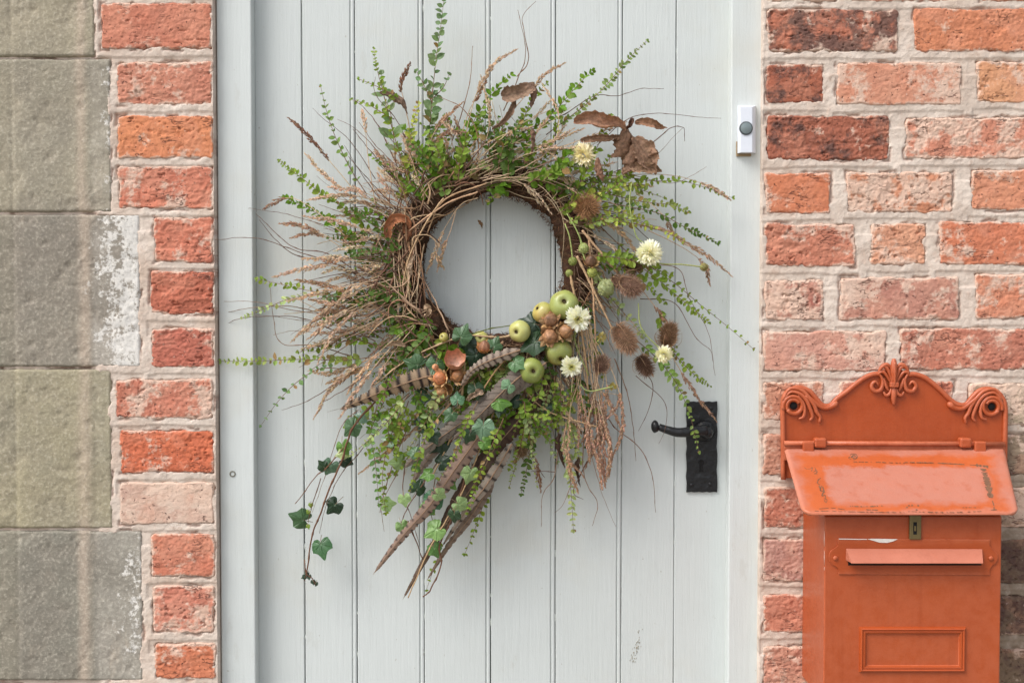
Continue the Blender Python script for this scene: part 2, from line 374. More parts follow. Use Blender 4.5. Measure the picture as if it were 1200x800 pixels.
M = dict(brick=mat_brick(), mortar=mat_mortar(), stone=mat_stone(),
    door=mat_paint('door_paint', c(201, 206, 204), .48), frame=mat_paint('frame_paint', c(205, 210, 208), .45, .08),
    red=mat_red('red_enamel', c(166, 72, 28)), flap=mat_red('pale_red_enamel', c(190, 116, 92)), lid=mat_red('faded_red_enamel', c(186, 92, 48), .58, .40),  # lid: faded, with sky reflection also put into its paler colour
    chip=mat_flat('bare_chip', c(222, 214, 206)), brass=mat_flat('old_brass', c(122, 106, 70), .45, .6),
    iron=mat_iron(), dark=mat_flat('dark_void', c(14, 12, 11), .9), gold=mat_flat('worn_gold_line', c(124, 88, 64), .7, nz=.3),
    white=mat_flat('white_plastic', c(218, 222, 230), .3, nz=.03, bump=.0001), button=mat_flat('grey_button', c(118, 130, 132), .25, nz=.1), brown=mat_flat('brown_stain', c(150, 128, 96), .8),
    leaf=mat_pig('leaf', .5, .36), ivy=mat_pig('ivy', .36, .15, .2, 500, .5), dry=mat_pig('dry_stalk', .8, 0, .3, 500), husk=mat_pig('dry_husk', .8, .06, .3, 350),
    petal=mat_pig('petal', .7, .3, .1, 400), feather=mat_pig('feather', .62, .1, .16, 900, .3, .0002), nut=mat_pig('nut_shell', .5, 0, .25, 250, .4), moss=mat_pig('moss_fibre', .95, 0, .4, 600, .1),
    apple=mat_apple(), ground=mat_flat('stone_paving', c(150, 144, 134), .9, nz=.25, bump=.002), ringgrey=mat_flat('dark_grey_plastic', c(66, 74, 76), .4), screw=mat_flat('screw_plug', c(170, 168, 160), .6))

# ------------------------------------------------------------------ setting: unseen ground, added for bounce light
gnd = box('ground', -8, 8, -14, .6, -.06, 0, M['ground'], bevel=0); tag(gnd, 'stone paved path in front of the door', kind='structure')

# ------------------------------------------------------------------ brickwork
def wall_piece(name, x0, x1, y0, y1, colr, parent, mat, smear=.2, scorch=0., rough=1., fine=True, seed=0, stone=False, lime=0., moss=0.):
    """x,y in photo measure on the wall face"""
    A, B = P(x0, (y0 + y1) / 2, 0), P(x1, (y0 + y1) / 2, 0); zt, zb = P((x0 + x1) / 2, y0, 0).z, P((x0 + x1) / 2, y1, 0).z
    w, h = B.x - A.x, zt - zb; cx, cz = (A.x + B.x) / 2, (zt + zb) / 2
    st = (.0014 if not stone else .0023) if fine else .008
    nu, nv = max(4, int(w / st) + 2), max(4, int(h / st) + 2)
    U, V = np.meshgrid(np.linspace(-w / 2, w / 2, nu), np.linspace(-h / 2, h / 2, nv))
    X, Z = U + cx, V + cz; sx = seed * 3.17
    dx, dz = w / 2 - np.abs(U), h / 2 - np.abs(V)
    rc = .006 if not stone else .0025
    qx, qz = np.clip(rc - dx, 0, None), np.clip(rc - dz, 0, None)
    d = np.minimum(np.minimum(dx, dz), rc - np.sqrt(qx ** 2 + qz ** 2))
    j = 1. if not stone else .45
    d = d - j * ((fbm(X * 45 + sx, Z * 45, 3, 5) - .45) * .0065 + fbm(X * 330, Z * 330, 2, 9) * .0016 - .0010)
    n = fbm(X * 45 + sx, Z * 60, 4, 3); n2 = fbm(X * 260, Z * 260, 3, 7); lay = fbm(X * 30 + sx, Z * 190 + 3 * n, 3, 11)
    r = rough * (.32 if stone else 1)
    hgt = .0032 + r * ((n - .5) * .0016 + (n2 - .5) * .0013 + (np.abs(lay - .5) * -.0022))
    hole = ss(.72, .80, fbm(X * 150 + sx, Z * 230, 2, 21)) * ss(.48, .60, fbm(X * 22 + sx, Z * 22, 2, 23)); hgt -= hole * .0026 * r
    hgt += r * (fbm(X * 480, Z * 480, 2, 27) - .5) * .0012 * (0.5 if stone else 1)
    spall = ss(.60, .64, fbm(X * 26 + sx * 2, Z * 36, 3, 31)); hgt -= spall * .0010 * r
    if stone:
        px = 600 + X / D * FPX
        hgt += -.0010 * ss(20, 15, px) + (fbm(X * 60, Z * 60, 3, 41) - .5) * .004 * ss(21, 14, px) * (1 if seed in (200, 203) else .3) - .0012 * np.exp(-((px - 18) / 2.) ** 2)
        hgt += .0004 * np.exp(-((px - 100) / 5.) ** 2) - .0008 * ss(106, 112, px) * (y1 > 60)
    yy = .0045 - (hgt + .0045) * ss(-.0008, .0026, d) + .004 * ss(0, -.002, d)
    at = {'edge': ss(0, .011, d)}
    if stone: at['across'] = 600 + X / D * FPX
    o = gridmesh(name, X, yy, Z, mat, parent, at, skirt=.055)
    if not stone: wv = c(214, 172, 154); colr = tuple(a_ * k_ * .87 + b_ * .13 for a_, b_, k_ in zip(colr, wv, (1.02, 1.26, 1.22)))
    o.color = (*colr, 1); o['smear'] = float(smear); o['scorch'] = float(scorch); o['lime'] = float(lime); o['moss'] = float(moss)
    return o

ORA, RED, PNK, BRN, MAU, PAL, TAN = c(202, 110, 72), c(182, 90, 66), c(200, 128, 104), c(140, 76, 54), c(166, 102, 90), c(214, 144, 112), c(172, 140, 112)
RB = [ # x0,x1,y0,y1,colour,smear,scorch_shade,roughness
 (897, 982, -49, 3, ORA, .3, 0, 1), (997, 1132, -49, 3, RED, .2, .2, 1), (1147, 1230, -49, 3, ORA, .2, 0, 1),
 (898, 1052, 11, 62, c(184, 94, 66), .12, .62, 1.1), (1070, 1228, 10, 62, c(204, 112, 74), .02, .05, 1.1),
 (897, 966, 75, 122, c(164, 76, 46), -.1, .45, 1.1), (979, 1127, 73, 124, c(206, 124, 96), .42, 0, .7), (1143, 1218, 72, 121, c(214, 138, 98), .12, 0, .8),
 (897, 1043, 135, 189, c(162, 78, 52), -.1, .42, 1.6), (1059, 1222, 137, 187, c(206, 118, 92), .42, 0, 1.5),
 (895, 974, 202, 251, c(204, 106, 66), .12, 0, .8), (991, 1117, 201, 250, c(200, 116, 80), .42, .15, 1.2), (1137, 1226, 198, 247, c(210, 124, 90), .15, 0, .9),
 (895, 1003, 261, 313, c(188, 100, 74), .14, .05, 1.3), (1019, 1086, 261, 311, c(216, 140, 108), .2, 0, 1.3), (1099, 1250, 259, 311, c(202, 102, 66), .1, .05, 1),
 (894, 965, 327, 376, c(168, 84, 70), .82, 0, 1.4), (983, 1124, 324, 375, c(182, 112, 96), .32, .1, .8), (1141, 1222, 320, 374, c(202, 110, 78), .32, 0, 1.1),
 (894, 1039, 387, 436, c(200, 132, 116), .34, 0, .8), (1054, 1228, 384, 434, c(184, 98, 76), .18, .12, 1.1),
 (893, 966, 446, 494, c(194, 118, 92), .3, 0, 1), (983, 1118, 446, 494, RED, .3, 0, 1), (1134, 1226, 448, 499, c(150, 130, 108), .42, .1, 1),
 (893, 1035, 507, 557, c(186, 116, 92), .22, 0, 1), (1052, 1218, 508, 556, c(128, 106, 86), .1, .35, 1),  # from here down, each row's last brick has letterbox shadow in its colour
 (894, 962, 570, 619, c(190, 102, 78), .2, 0, 1.2), (978, 1118, 570, 619, RED, .3, 0, 1), (1136, 1228, 569, 618, c(140, 118, 96), .45, .1, 1),
 (893, 1036, 630, 681, c(180, 122, 112), .34, .1, 1.2), (1053, 1222, 630, 684, c(104, 82, 62), -.15, .55, 1),
 (893, 964, 695, 741, c(194, 108, 84), .14, 0, 1.3), (980, 1120, 694, 741, RED, .3, 0, 1), (1137, 1228, 696, 744, c(108, 86, 66), -.1, .5, 1),
 (892, 1034, 756, 803, c(192, 118, 98), .28, 0, 1.3), (1050, 1220, 758, 804, c(112, 88, 66), -.1, .4, 1),
]
LB = [
 (118, 249, 3, 59, c(198, 106, 80), .10, .10, 1), (137, 250, 72, 124, c(198, 112, 88), .22, .05, 1.2), (137, 250, 135, 187, c(216, 120, 76), .02, .02, .9),
 (138, 251, 194, 246, c(200, 102, 76), .18, .05, 1.1), (180, 251, 254, 308, c(200, 102, 76), .12, 0, 1.2), (176, 251, 317, 369, c(186, 88, 62), -.05, .2, 1.5),
 (177, 252, 384, 431, c(184, 86, 66), .02, .16, 1.3), (134, 251, 443, 491, c(196, 104, 80), .30, .05, 1.2), (140, 252, 503, 555, c(206, 92, 52), -.1, .05, 1.3),
 (140, 252, 564, 614, c(206, 158, 142), .42, 0, .6), (176, 253, 624, 676, c(200, 104, 76), .26, .05, 1.1), (178, 253, 685, 742, c(200, 106, 84), .30, .05, 1.1),
 (181, 254, 752, 795, c(206, 104, 66), .08, .05, 1.1), (118, 249, -60, -9, RED, .2, 0, 1),
]
QS = [ # quoin stones
 (-60, 111, -70, 67, c(158, 155, 134), 0, .25), (-90, 131, 69, 249, c(144, 144, 128), .5, .2), (-60, 165, 251, 430, c(124, 126, 116), 1., .03),
 (-90, 132, 432, 619, c(150, 149, 124), .1, .6), (-60, 168, 621, 797, c(112, 120, 111), .55, 0.), 
]
def extra_courses(x0, x1, seed, rnd):
    """plain courses above and below what the photograph frames"""
    out = []
    for k in list(range(-3, -1)) + list(range(13, 16)):
        yy = 13 + k * 62.1 + (0 if k < 0 else 2); x = x0 - rnd.choice([0, 60])
        while x < x1 - 30:
            L = rnd.choice([150, 145, 72]); a = max(x, x0); b = min(x + L, x1)
            if b - a > 30: out.append((a, b, yy, yy + 49, rnd.choice([ORA, RED, PNK, MAU]), .25, .1, 1))
            x += L + 15
    return out
def beyond(x0, x1, rnd, rows):
    out = []
    for k in range(rows[0], rows[1]):
        yy = 13 + k * 62.1; x = x0 + (k % 2) * 60
        while x < x1:
            L = rnd.choice([150, 145, 72]); out.append((x, x + L, yy, yy + 49, rnd.choice([ORA, RED, PNK, MAU]), .25, .1, 1)); x += L + 15
    return out
def mortar_sheet(name, xa, xb, ya, yb, fine, rects, parent, seed, grime=False):
    """xa..xb photo columns, fine = (x0,x1,y0,y1) region meshed finely"""
    def axis(lo, hi, f0, f1, s, cs):
        a = np.arange(lo, f0, cs) if f0 > lo else np.array([lo]); b_ = np.arange(f0, f1, s); c_ = np.arange(f1, hi, cs) if hi > f1 else np.array([])
        return np.unique(np.concatenate([a[a < f0], b_, c_, [hi]]))
    w0, w1 = P(xa, 400, 0).x, P(xb, 400, 0).x; f0, f1 = P(fine[0], 400, 0).x, P(fine[1], 400, 0).x
    zt, zb = P(600, ya, 0).z, P(600, yb, 0).z; g1, g0 = P(600, fine[2], 0).z, P(600, fine[3], 0).z
    xs, zs = axis(w0, w1, max(w0, f0), min(w1, f1), .0016, .02), axis(zb, zt, g0, g1, .0016, .02)
    X, Z = np.meshgrid(xs, zs); sdm = np.full(X.shape, 9.); bt = np.full(X.shape, 9.); below = np.zeros(X.shape)
    for (x0, x1, y0, y1) in rects:
        a, b_ = P(x0, (y0 + y1) / 2, 0).x, P(x1, (y0 + y1) / 2, 0).x; t_, u_ = P(600, y0, 0).z, P(600, y1, 0).z
        dx, dz = np.abs(X - (a + b_) / 2) - (b_ - a) / 2, np.abs(Z - (t_ + u_) / 2) - (t_ - u_) / 2
        s = np.where((dx > 0) & (dz > 0), np.hypot(dx, dz), np.maximum(dx, dz)); sdm = np.minimum(sdm, s)
        up = np.where((dx < .004) & (Z < u_ + .004) & (Z > u_ - .03), u_ - Z, 9.); bt = np.minimum(bt, up)
    sdm = sdm + (fbm(X * 70, Z * 70, 3, 91) - .5) * .007 + (fbm(X * 300, Z * 300, 2, 92) - .5) * .002
    n = fbm(X * 60 + seed, Z * 60, 4, 71 + seed); n2 = fbm(X * 260, Z * 260, 3, 72); n3 = fbm(X * 22, Z * 70, 3, 73)
    joint = .0019 + (n - .5) * .0026 + (n2 - .5) * .0012
    # struck ledge: the upper part of each bed joint stands prouder than the lower
    lev = .0085 + (n3 - .5) * .006
    joint += np.where(bt < 8, -.0016 * ss(lev - .0008, lev + .0008, bt), 0)
    if seed == 2:
        pxx = 600 + X / D * FPX; joint = joint - .0045 * ss(118, 106, pxx)
    inn = ss(.0022, .0060, -sdm + (fbm(X * 90, Z * 90, 3, 74) - .5) * .007)
    hgt = joint * (1 - inn) + (-.010) * inn
    crev = ss(.58, .68, fbm(X * 40, Z * 40, 3, 77)) * np.exp(-(sdm / .0016) ** 2)
    hgt -= crev * .003
    px = 600 + X / D * FPX; py = 400 - (Z - P(600, 400, 0).z) / .0012
    at = {'deep': np.clip(crev + ss(.0, -.003, sdm) * .15, 0, 1), 'grime': (ss(1120, 1175, px) * ss(470, 560, py)) if grime else np.zeros(X.shape)}
    return gridmesh(name, X, -hgt, Z, M['mortar'], parent, at, skirt=.06)

rnd = random.Random(3)
wr = empty('brick_wall', P(1060, 400, 0)); tag(wr, 'weathered red brick wall with lime mortar to the right of the door', 'wall')
ex_r = extra_courses(894, 1560, 1, rnd)
far_r = beyond(1240, 1560, rnd, (-1, 13))
for i, b in enumerate(RB): wall_piece('brick', *b[:4], b[4], wr, M['brick'], b[5], b[6], b[7], True, i + 1)
for i, b in enumerate(ex_r + far_r): wall_piece('brick', *b[:4], b[4], wr, M['brick'], b[5], b[6], b[7], False, i + 50)
mortar_sheet('mortar_bed', 891.5, 1640, -260, 1010, (885, 1206, -5, 806), [b[:4] for b in RB + ex_r + far_r], wr, 1, True)
wl_ = empty('stone_and_brick_wall', P(100, 400, 0)); tag(wl_, 'pale sandstone quoins toothed into red brick beside the left door jamb', 'wall')
ex_l = [(x0, x1, y, y + 50, RED, .2, .1, 1) for (y, x0, x1) in ((-122, 178, 249), (-184, 178, 249), (815, 140, 254), (877, 140, 254), (939, 180, 254))]
for i, b in enumerate(LB): wall_piece('brick', *b[:4], b[4], wl_, M['brick'], b[5], b[6], b[7], True, i + 150)
for i, b in enumerate(ex_l): wall_piece('brick', *b[:4], b[4], wl_, M['brick'], b[5], b[6], b[7], False, i + 180)
ex_s = [(-90, 165, -240, -73, QS[1][4], .4, .2), (-90, 130, 801, 985, QS[0][4], .3, .3)]
for i, q in enumerate(QS): wall_piece('stone', *q[:4], q[4], wl_, M['stone'], 0, 0, 1, True, i + 200, True, q[5], q[6])
far_l = []
for k, y in enumerate((-240, -70, 69, 251, 432, 621, 801)):
    x = -102 if k % 2 == 0 else -72
    hgt = (167, 137, 180, 179, 187, 176, 184)[k]
    for L in (210, 260):
        far_l.append((x - L, x, y, y + hgt, (QS[k % 5])[4], .3, .2)); x -= L + 4
for i, q in enumerate(ex_s + far_l): wall_piece('stone', *q[:4], q[4], wl_, M['stone'], 0, 0, 1, False, i + 230, True, q[5], q[6])
mortar_sheet('mortar_bed', -520, 252.5, -260, 1010, (-4, 260, -5, 806), [b[:4] for b in LB + ex_l] + [(q[0], q[1], q[2], q[3]) for q in QS + ex_s + far_l], wl_, 2)

# ------------------------------------------------------------------ door frame
YF, YD = .012, .036
ZT, ZB = 2.16, .0
fr = empty('door_frame', (0, YF, 0)); tag(fr, 'pale grey painted timber door frame between the brick walls', 'door frame')
fx = lambda p, y: P(p, 400, y).x
def wavybox(name, x0, x1, y0, y1, z0, z1, mat, parent, b=.002):
    return box(name, x0, x1, y0, y1, z0, z1, mat, parent, b, 3)
jl = wavybox('jamb', fx(256.5, YF), fx(297, YF), YF, YF + .075, ZB, ZT - .06, M['frame'], fr)
jr = wavybox('jamb', fx(855, YF), fx(891.3, YF), YF, YF + .075, ZB, ZT - .06, M['frame'], fr)
wavybox('head_rail', fx(256.5, YF), fx(891.3, YF), YF + .0005, YF + .075, ZT - .0595, ZT, M['frame'], fr)
# dirty gap strips behind the brick edges
box('caulk_strip', fx(249, .03), fx(258, .03), .024, .06, ZB, ZT, M['brown'], fr, 0)
box('caulk_strip', fx(888, .03), fx(897, .03), .024, .06, ZB, ZT, M['brown'], fr, 0)
mb = MB(); ctr = P(272.5, 555, YF - .0004)
tube(mb, [ctr + Vector((math.cos(a) * .0036, 0, math.sin(a) * .0036)) for a in np.linspace(0, 2 * math.pi, 25)], .0009, c(128, 124, 112), 6)
o = mb.build('screw_plug', M['dry'], fr)

# ------------------------------------------------------------------ door with beaded boards
dr = empty('plank_door', (0, YD, 0)); tag(dr, 'pale grey ledged door of vertical beaded boards with a hanging wreath', 'door')
DX0, DX1 = fx(300, YD), fx(853.5, YD)
gaps = [(355.5, 0), (417, 1), (496.5, 1), (574.7, 1), (651, 1), (728.8, 1), (791, 0)]
edges = [DX0] + [fx(g, YD) for g, _ in gaps] + [DX1]
def board(x0, x1, bead, tight):
    g = .0011 if not tight else .0006
    pr = [(x0 + g * .5, .012), (x0 + g * .5, .0016), (x0 + g * .5 + .0012, 0)]
    if bead:
        e = x1 - g * .5; q = e - .0062
        pr += [(q - .0012, 0), (q - .0004, .0006), (q, .0019), (q + .0007, .0022), (q + .0011, .0012)]
        for k in range(1, 6):
            a = math.pi * k / 6; pr.append((q + .0036 - .0025 * math.cos(a), .0012 - .0014 * math.sin(a)))
        pr += [(e, .0016), (e, .012)]
    else: pr += [(x1 - g * .5 - .0012, 0), (x1 - g * .5, .0016), (x1 - g * .5, .012)]
    zs = np.linspace(ZB + .01, ZT - .065, 60); vs = []; fs = []; n = len(pr)
    for i, z in enumerate(zs):
        w = (float(vn(np.array([z * 9.]), np.array([x0 * 50]), 5)[0]) - .5) * .0006
        for (x, d) in pr: vs.append((x + w, YD + d + w * .6, z))
    for i in range(len(zs) - 1):
        for k in range(n - 1): fs.append((i * n + k, i * n + k + 1, (i + 1) * n + k + 1, (i + 1) * n + k))
    me = bpy.data.meshes.new('board'); me.from_pydata(vs, [], fs)
    bm = bmesh.new(); bm.from_mesh(me); bmesh.ops.recalc_face_normals(bm, faces=bm.faces)
    if sum(f.normal.y for f in bm.faces) > 0: bmesh.ops.reverse_faces(bm, faces=bm.faces)
    bm.to_mesh(me); bm.free()
    return link('board', me, M['door'], dr)
for i in range(len(edges) - 1):
    bead = i < len(gaps) and gaps[i][1] == 1
    board(edges[i], edges[i + 1], bead, i == 7 or i == 6)
box('door_core', DX0 + .001, DX1 - .001, YD + .0105, YD + .04, ZB + .011, ZT - .066, M['dark'], dr, 0)
# runs of paint bridging the joints here and there
rnd = random.Random(5)
mb = MB()
for gp, bd in gaps:
    for k in range(9):
        z = rnd.uniform(.9, 1.9); L = rnd.uniform(.002, .012); x = fx(gp, YD) + rnd.uniform(-.0003, .0003)
        tube(mb, [Vector((x, YD + .0022, z)), Vector((x + .0002, YD + .0017, z + L * .5)), Vector((x, YD + .0022, z + L))], [.0003, .0009, .0003], c(204, 206, 200), 5)
mb.build('paint_runs', M['dry'], dr)['kind'] = 'stuff'
# flaked mark low on the door
mb = MB()
for k in range(46):
    t_ = rw_s = rnd.random(); a = P(741 + t_ * 10 + rnd.gauss(0, 2.2), 777 - t_ * 40, YD - .0003); L = rnd.uniform(.001, .0035)
    tube(mb, [a, a + Vector((rnd.uniform(-.0004, .0006), 0, L * .5)), a + Vector((.0006, 0, L))], [.0001, rnd.uniform(.0003, .0007), .0001], jit(c(158, 144, 122), .2, rnd), 4)
mb.build('scuff_mark', M['dry'], dr)

# lever handle
def hp(px, py, y): return P(px, py, y)
out = []
x0, x1 = 804.5, 840.5
for k in range(13): out.append((x0 + (x1 - x0) * k / 12, 470.3 + (.5 if k % 3 == 1 else -.2 if k % 3 == 0 else .1)))
for k in range(1, 12): out.append((x1 + .5 * math.sin(k * 1.9), 470 + 106 * k / 12))
for k in range(13): out.append((x1 - (x1 - x0) * k / 12, 576.5 - (.5 if k % 3 == 1 else -.2 if k % 3 == 0 else .1)))
for k in range(1, 12): out.append((x0 + .5 * math.sin(k * 2.3), 576 - 106 * k / 12))
YP = YD - .0042
bp = prism('handle_plate', [P(a, b_, YP) for a, b_ in out], Vector((0, .004, 0)), M['iron'], dr, .0009)
mb = MB()
ctr = P(826, 505, YP)
tube(mb, [ctr, ctr + Vector((0, -.004, 0)), ctr + Vector((0, -.005, 0)), ctr + Vector((0, -.010, 0)), ctr + Vector((0, -.022, 0)), ctr + Vector((0, -.026, 0))], [.0155, .0145, .010, .0085, .0085, .005], (0, 0, 0), 24)
lv = cr([P(827, 504, YP - .020), P(812, 505.5, YP - .025), P(795, 506.5, YP - .027), P(782, 503.5, YP - .026), P(772, 500, YP - .024)], 20)
tube(mb, lv, [.0084 - .0034 * (i / 19) for i in range(20)], (0, 0, 0), 14)
kc = P(767.5, 499.5, YP - .023)
for rr, off in ((.0080, 0.), (.0060, .0065)):
    vs = []; fs = []
    for i in range(9):
        a = math.pi * i / 8
        for k in range(14):
            b_ = 2 * math.pi * k / 14; vs.append(kc + Vector((off * .3 + rr * .7 * math.cos(a), -off * .1 + rr * math.sin(a) * math.sin(b_), rr * 1.15 * math.sin(a) * math.cos(b_) - off * .2)))
    for i in range(8):
        for k in range(14): fs.append((i * 14 + k, i * 14 + (k + 1) % 14, (i + 1) * 14 + (k + 1) % 14, (i + 1) * 14 + k))
    mb.add(vs, fs, (0., 0., 0.))
mb.build('lever', M['iron'], bp)
mb = MB(); ky = YP - .0009
kc = P(821.8, 541.5, ky)
vs = [kc + Vector((.0034 * math.cos(a), 0, .0034 * math.sin(a))) for a in np.linspace(R(-60), R(240), 16)] + [kc + Vector((-.0026, 0, -.0135)), kc + Vector((.0026, 0, -.0135))]
tube(mb, vs + [vs[0]], .0006, (.01, .01, .01), 5)
mb.add(vs, [tuple(range(len(vs)))], (.0, .0, .0))
mb.build('keyhole', M['dark'], bp)
for sx, sy in ((810.5, 568), (832, 567), (811, 478), (833.5, 478)):
    mb = MB(); q = P(sx, sy, YP + .0005); tube(mb, [q, q + Vector((0, -.0014, 0)), q + Vector((0, -.0020, 0))], [.0030, .0028, .0015], (0, 0, 0), 12)
    mb.build('screw', M['iron'], bp)

# ------------------------------------------------------------------ doorbell
db = empty('doorbell', P(874, 152, YF)); tag(db, 'small white plastic doorbell with round grey button on the right jamb', 'doorbell')
def ring_xz(px0, px1, py0, py1, y, chf):
    a, b_ = P(px0, py0, y), P(px1, py1, y)
    return a.x, b_.x, a.z, b_.z
bm = bmesh.new()
prof = [(864, .0), (864.4, .007), (867.8, .0135), (881.6, .0135), (885.2, .007), (885.6, .0)]
top, bot = [], []
for px_, d in prof:
    inset = 1.2 if d > .01 else 0
    top.append(bm.verts.new(P(px_, 124 + inset, YF - d))); bot.append(bm.verts.new(P(px_, 180 - inset, YF - d)))
for k in range(5): bm.faces.new((top[k], top[k + 1], bot[k + 1], bot[k]))
bm.faces.new(top[::-1]); bm.faces.new(bot); bm.faces.new((top[0], bot[0], bot[5], top[5]))
bmesh.ops.recalc_face_normals(bm, faces=bm.faces); bmesh.ops.bevel(bm, geom=list(bm.edges), offset=.0006, segments=2, profile=.5, affect='EDGES')
me = bpy.data.meshes.new('casing'); bm.to_mesh(me); bm.free(); link('casing', me, M['white'], db)
mb = MB(); q = P(874.2, 150.5, YF - .0132)
tube(mb, [q, q + Vector((0, -.0016, 0)), q + Vector((0, -.0020, 0))], [.0096, .0094, .0085], (0, 0, 0), 32); mb.build('button_ring', M['ringgrey'], db)
mb = MB(); vs = [q + Vector((0, -.0036, 0))]; fs = []
for i in range(1, 5):
    for k in range(28):
        a = 2 * math.pi * k / 28; r_ = .0078 * i / 4; vs.append(q + Vector((r_ * math.cos(a), -.0036 + .0014 * (i / 4) ** 2, r_ * math.sin(a))))
for k in range(28):
    fs.append((0, 1 + (k + 1) % 28, 1 + k))
    for i in range(3): fs.append((1 + i * 28 + k, 1 + i * 28 + (k + 1) % 28, 1 + (i + 1) * 28 + (k + 1) % 28, 1 + (i + 1) * 28 + k))
mb.add(vs, fs, (0., 0., 0.)); mb.build('button', M['button'], db)
box('mounting_tab', P(862.5, 170, YF).x, P(880, 170, YF).x, YF - .003, YF, P(870, 183.5, YF).z, P(870, 166, YF).z, M['brown'], db, .0008)

# ------------------------------------------------------------------ letterbox
mbx = empty('letterbox', P(1050, 640, -.01)); tag(mbx, 'red metal letterbox with scrolled top and sloping lid on brick wall', 'letterbox')
YB = -.0125
def curve_px(pts, n, y): return cr([P(a, b_, y) for a, b_ in pts], n)
left = [(918, 560), (917.5, 500), (917.3, 474), (920, 461), (928, 454), (938, 452.5), (949, 457), (957, 466), (964, 473), (973, 473), (981, 465), (992, 457), (1003, 448), (1013, 441), (1022, 437), (1031, 436)]
right = [(1064, 437), (1073, 437), (1084, 441), (1095, 449), (1105, 458), (1113, 466), (1122, 472), (1132, 472), (1140, 463), (1148, 456), (1158, 454), (1168, 457), (1175, 465), (1178, 476), (1178, 500), (1177, 560)]
top_pts = curve_px(left, 60, YB) + curve_px([(1034, 436), (1040, 432), (1047, 428), (1055, 432), (1061, 436)], 8, YB) + curve_px(right, 60, YB)
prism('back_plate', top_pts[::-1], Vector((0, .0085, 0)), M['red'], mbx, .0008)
mb = MB()
for side in (left, right):
    pts = curve_px(side, 90, YB - .0015); tube(mb, [p + Vector((0, 0, -.002)) for p in pts], .0036, (0, 0, 0), 8)
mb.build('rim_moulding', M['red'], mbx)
def spiral(cx, cy, r0, r1, a0, a1, n=26):
    return [P(cx + (r0 + (r1 - r0) * i / (n - 1)) * math.cos(R(a0 + (a1 - a0) * i / (n - 1))), cy - (r0 + (r1 - r0) * i / (n - 1)) * math.sin(R(a0 + (a1 - a0) * i / (n - 1))), YB - .003) for i in range(n)]
for cx, sgn in ((930, 1), (1162, -1)):
    mb = MB(); cy = 475.5 if sgn == 1 else 476.5
    fl = (lambda a: a) if sgn == 1 else (lambda a: 180 - a)
    tube(mb, spiral(cx, cy, 12.5, 8.2, fl(200), fl(-150)), [.0030] * 26, (0, 0, 0), 10)
    tube(mb, spiral(cx, cy, 8.2, 7.0, fl(-150), fl(-330)), [.0028] * 26, (0, 0, 0), 10)
    def px_(*p): return [P(cx + sgn * a, cy + b_, YB - .0035) for a, b_ in p]
    tube(mb, cr(px_((-11, -8), (-4, -16), (6, -15), (14, -8), (19, 2), (22, 12), (19, 17)), 20), [.0016 + .0014 * math.sin(math.pi * i / 19) for i in range(20)], (0, 0, 0), 8)
    tube(mb, cr(px_((-13, -6), (-5, -20), (8, -19), (17, -11), (24, -1), (27, 7), (31, 13), (30, 19)), 20), [.0016 + .0016 * math.sin(math.pi * i / 19) for i in range(20)], (0, 0, 0), 8)
    tube(mb, cr(px_((5, -12), (11, -4), (13, 6), (11, 13), (6, 15)), 14), [.0012 + .0014 * math.sin(math.pi * i / 13) for i in range(14)], (0, 0, 0), 8)
    tube(mb, cr(px_((14, -13), (24, -5), (34, 2), (44, 1), (51, -5)), 14), [.0028, .003, .0031, .0031, .003, .003, .003, .003, .0032, .0034, .0036, .0040, .0042, .002], (0, 0, 0), 10)
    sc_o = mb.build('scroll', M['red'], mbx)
    mb = MB(); q = P(cx, cy, YB - .0012); tube(mb, [q, q + Vector((0, -.0008, 0))], [.0052, .005], (0, 0, 0), 16); mb.build('screw_hole', M['dark'], sc_o)
# fleur
mb = MB(); YO = YB - .0042; fc = 1047.3
def fp(*p): return [P(fc + a, b_, YO) for a, b_ in p]
def petal_tube(pts, r, n=16, y=0.): 
    q = cr(pts, n); tube(mb, [p + Vector((0, y, 0)) for p in q], [r * (.25 + .75 * math.sin(math.pi * min(1, (i + .6) / n)) ** .7) for i in range(n)], (0, 0, 0), 8)
petal_tube(fp((0, 420), (0, 428), (0, 437), (0, 450)), .0052, y=-.001)
petal_tube(fp((0, 424), (0, 438), (0, 451)), .0022, y=-.005)
petal_tube(fp((0, 452), (0, 462), (0, 474)), .0042)
for s_ in (1, -1):
    petal_tube(fp((s_ * 1.5, 450), (s_ * 4, 440), (s_ * 8, 431), (s_ * 13, 429), (s_ * 16, 433)), .0026)
    petal_tube(fp((s_ * 2.5, 450), (s_ * 7, 442), (s_ * 12, 436), (s_ * 17, 437), (s_ * 15, 442)), .0024)
    petal_tube(fp((s_ * 3, 431), (s_ * 8, 427), (s_ * 14, 430), (s_ * 18, 436)), .003)
    petal_tube(fp((s_ * 17, 437), (s_ * 13, 446), (s_ * 15, 456), (s_ * 22, 458), (s_ * 26, 452), (s_ * 22, 447), (s_ * 18, 451)), .0030, 24)
    petal_tube(fp((s_ * 3, 455), (s_ * 5, 461), (s_ * 9, 463), (s_ * 12, 459)), .0024)
    petal_tube(fp((s_ * 12, 443), (s_ * 9, 452), (s_ * 6, 458)), .0022)
mb.build('fleur_ornament', M['red'], mbx)
q0, q1 = P(fc - 5, 447.5, YO), P(fc + 5, 453.5, YO); box('ornament_band', q0.x, q1.x, YO - .0055, YO + .002, q1.z, q0.z, M['red'], mbx, .0012)
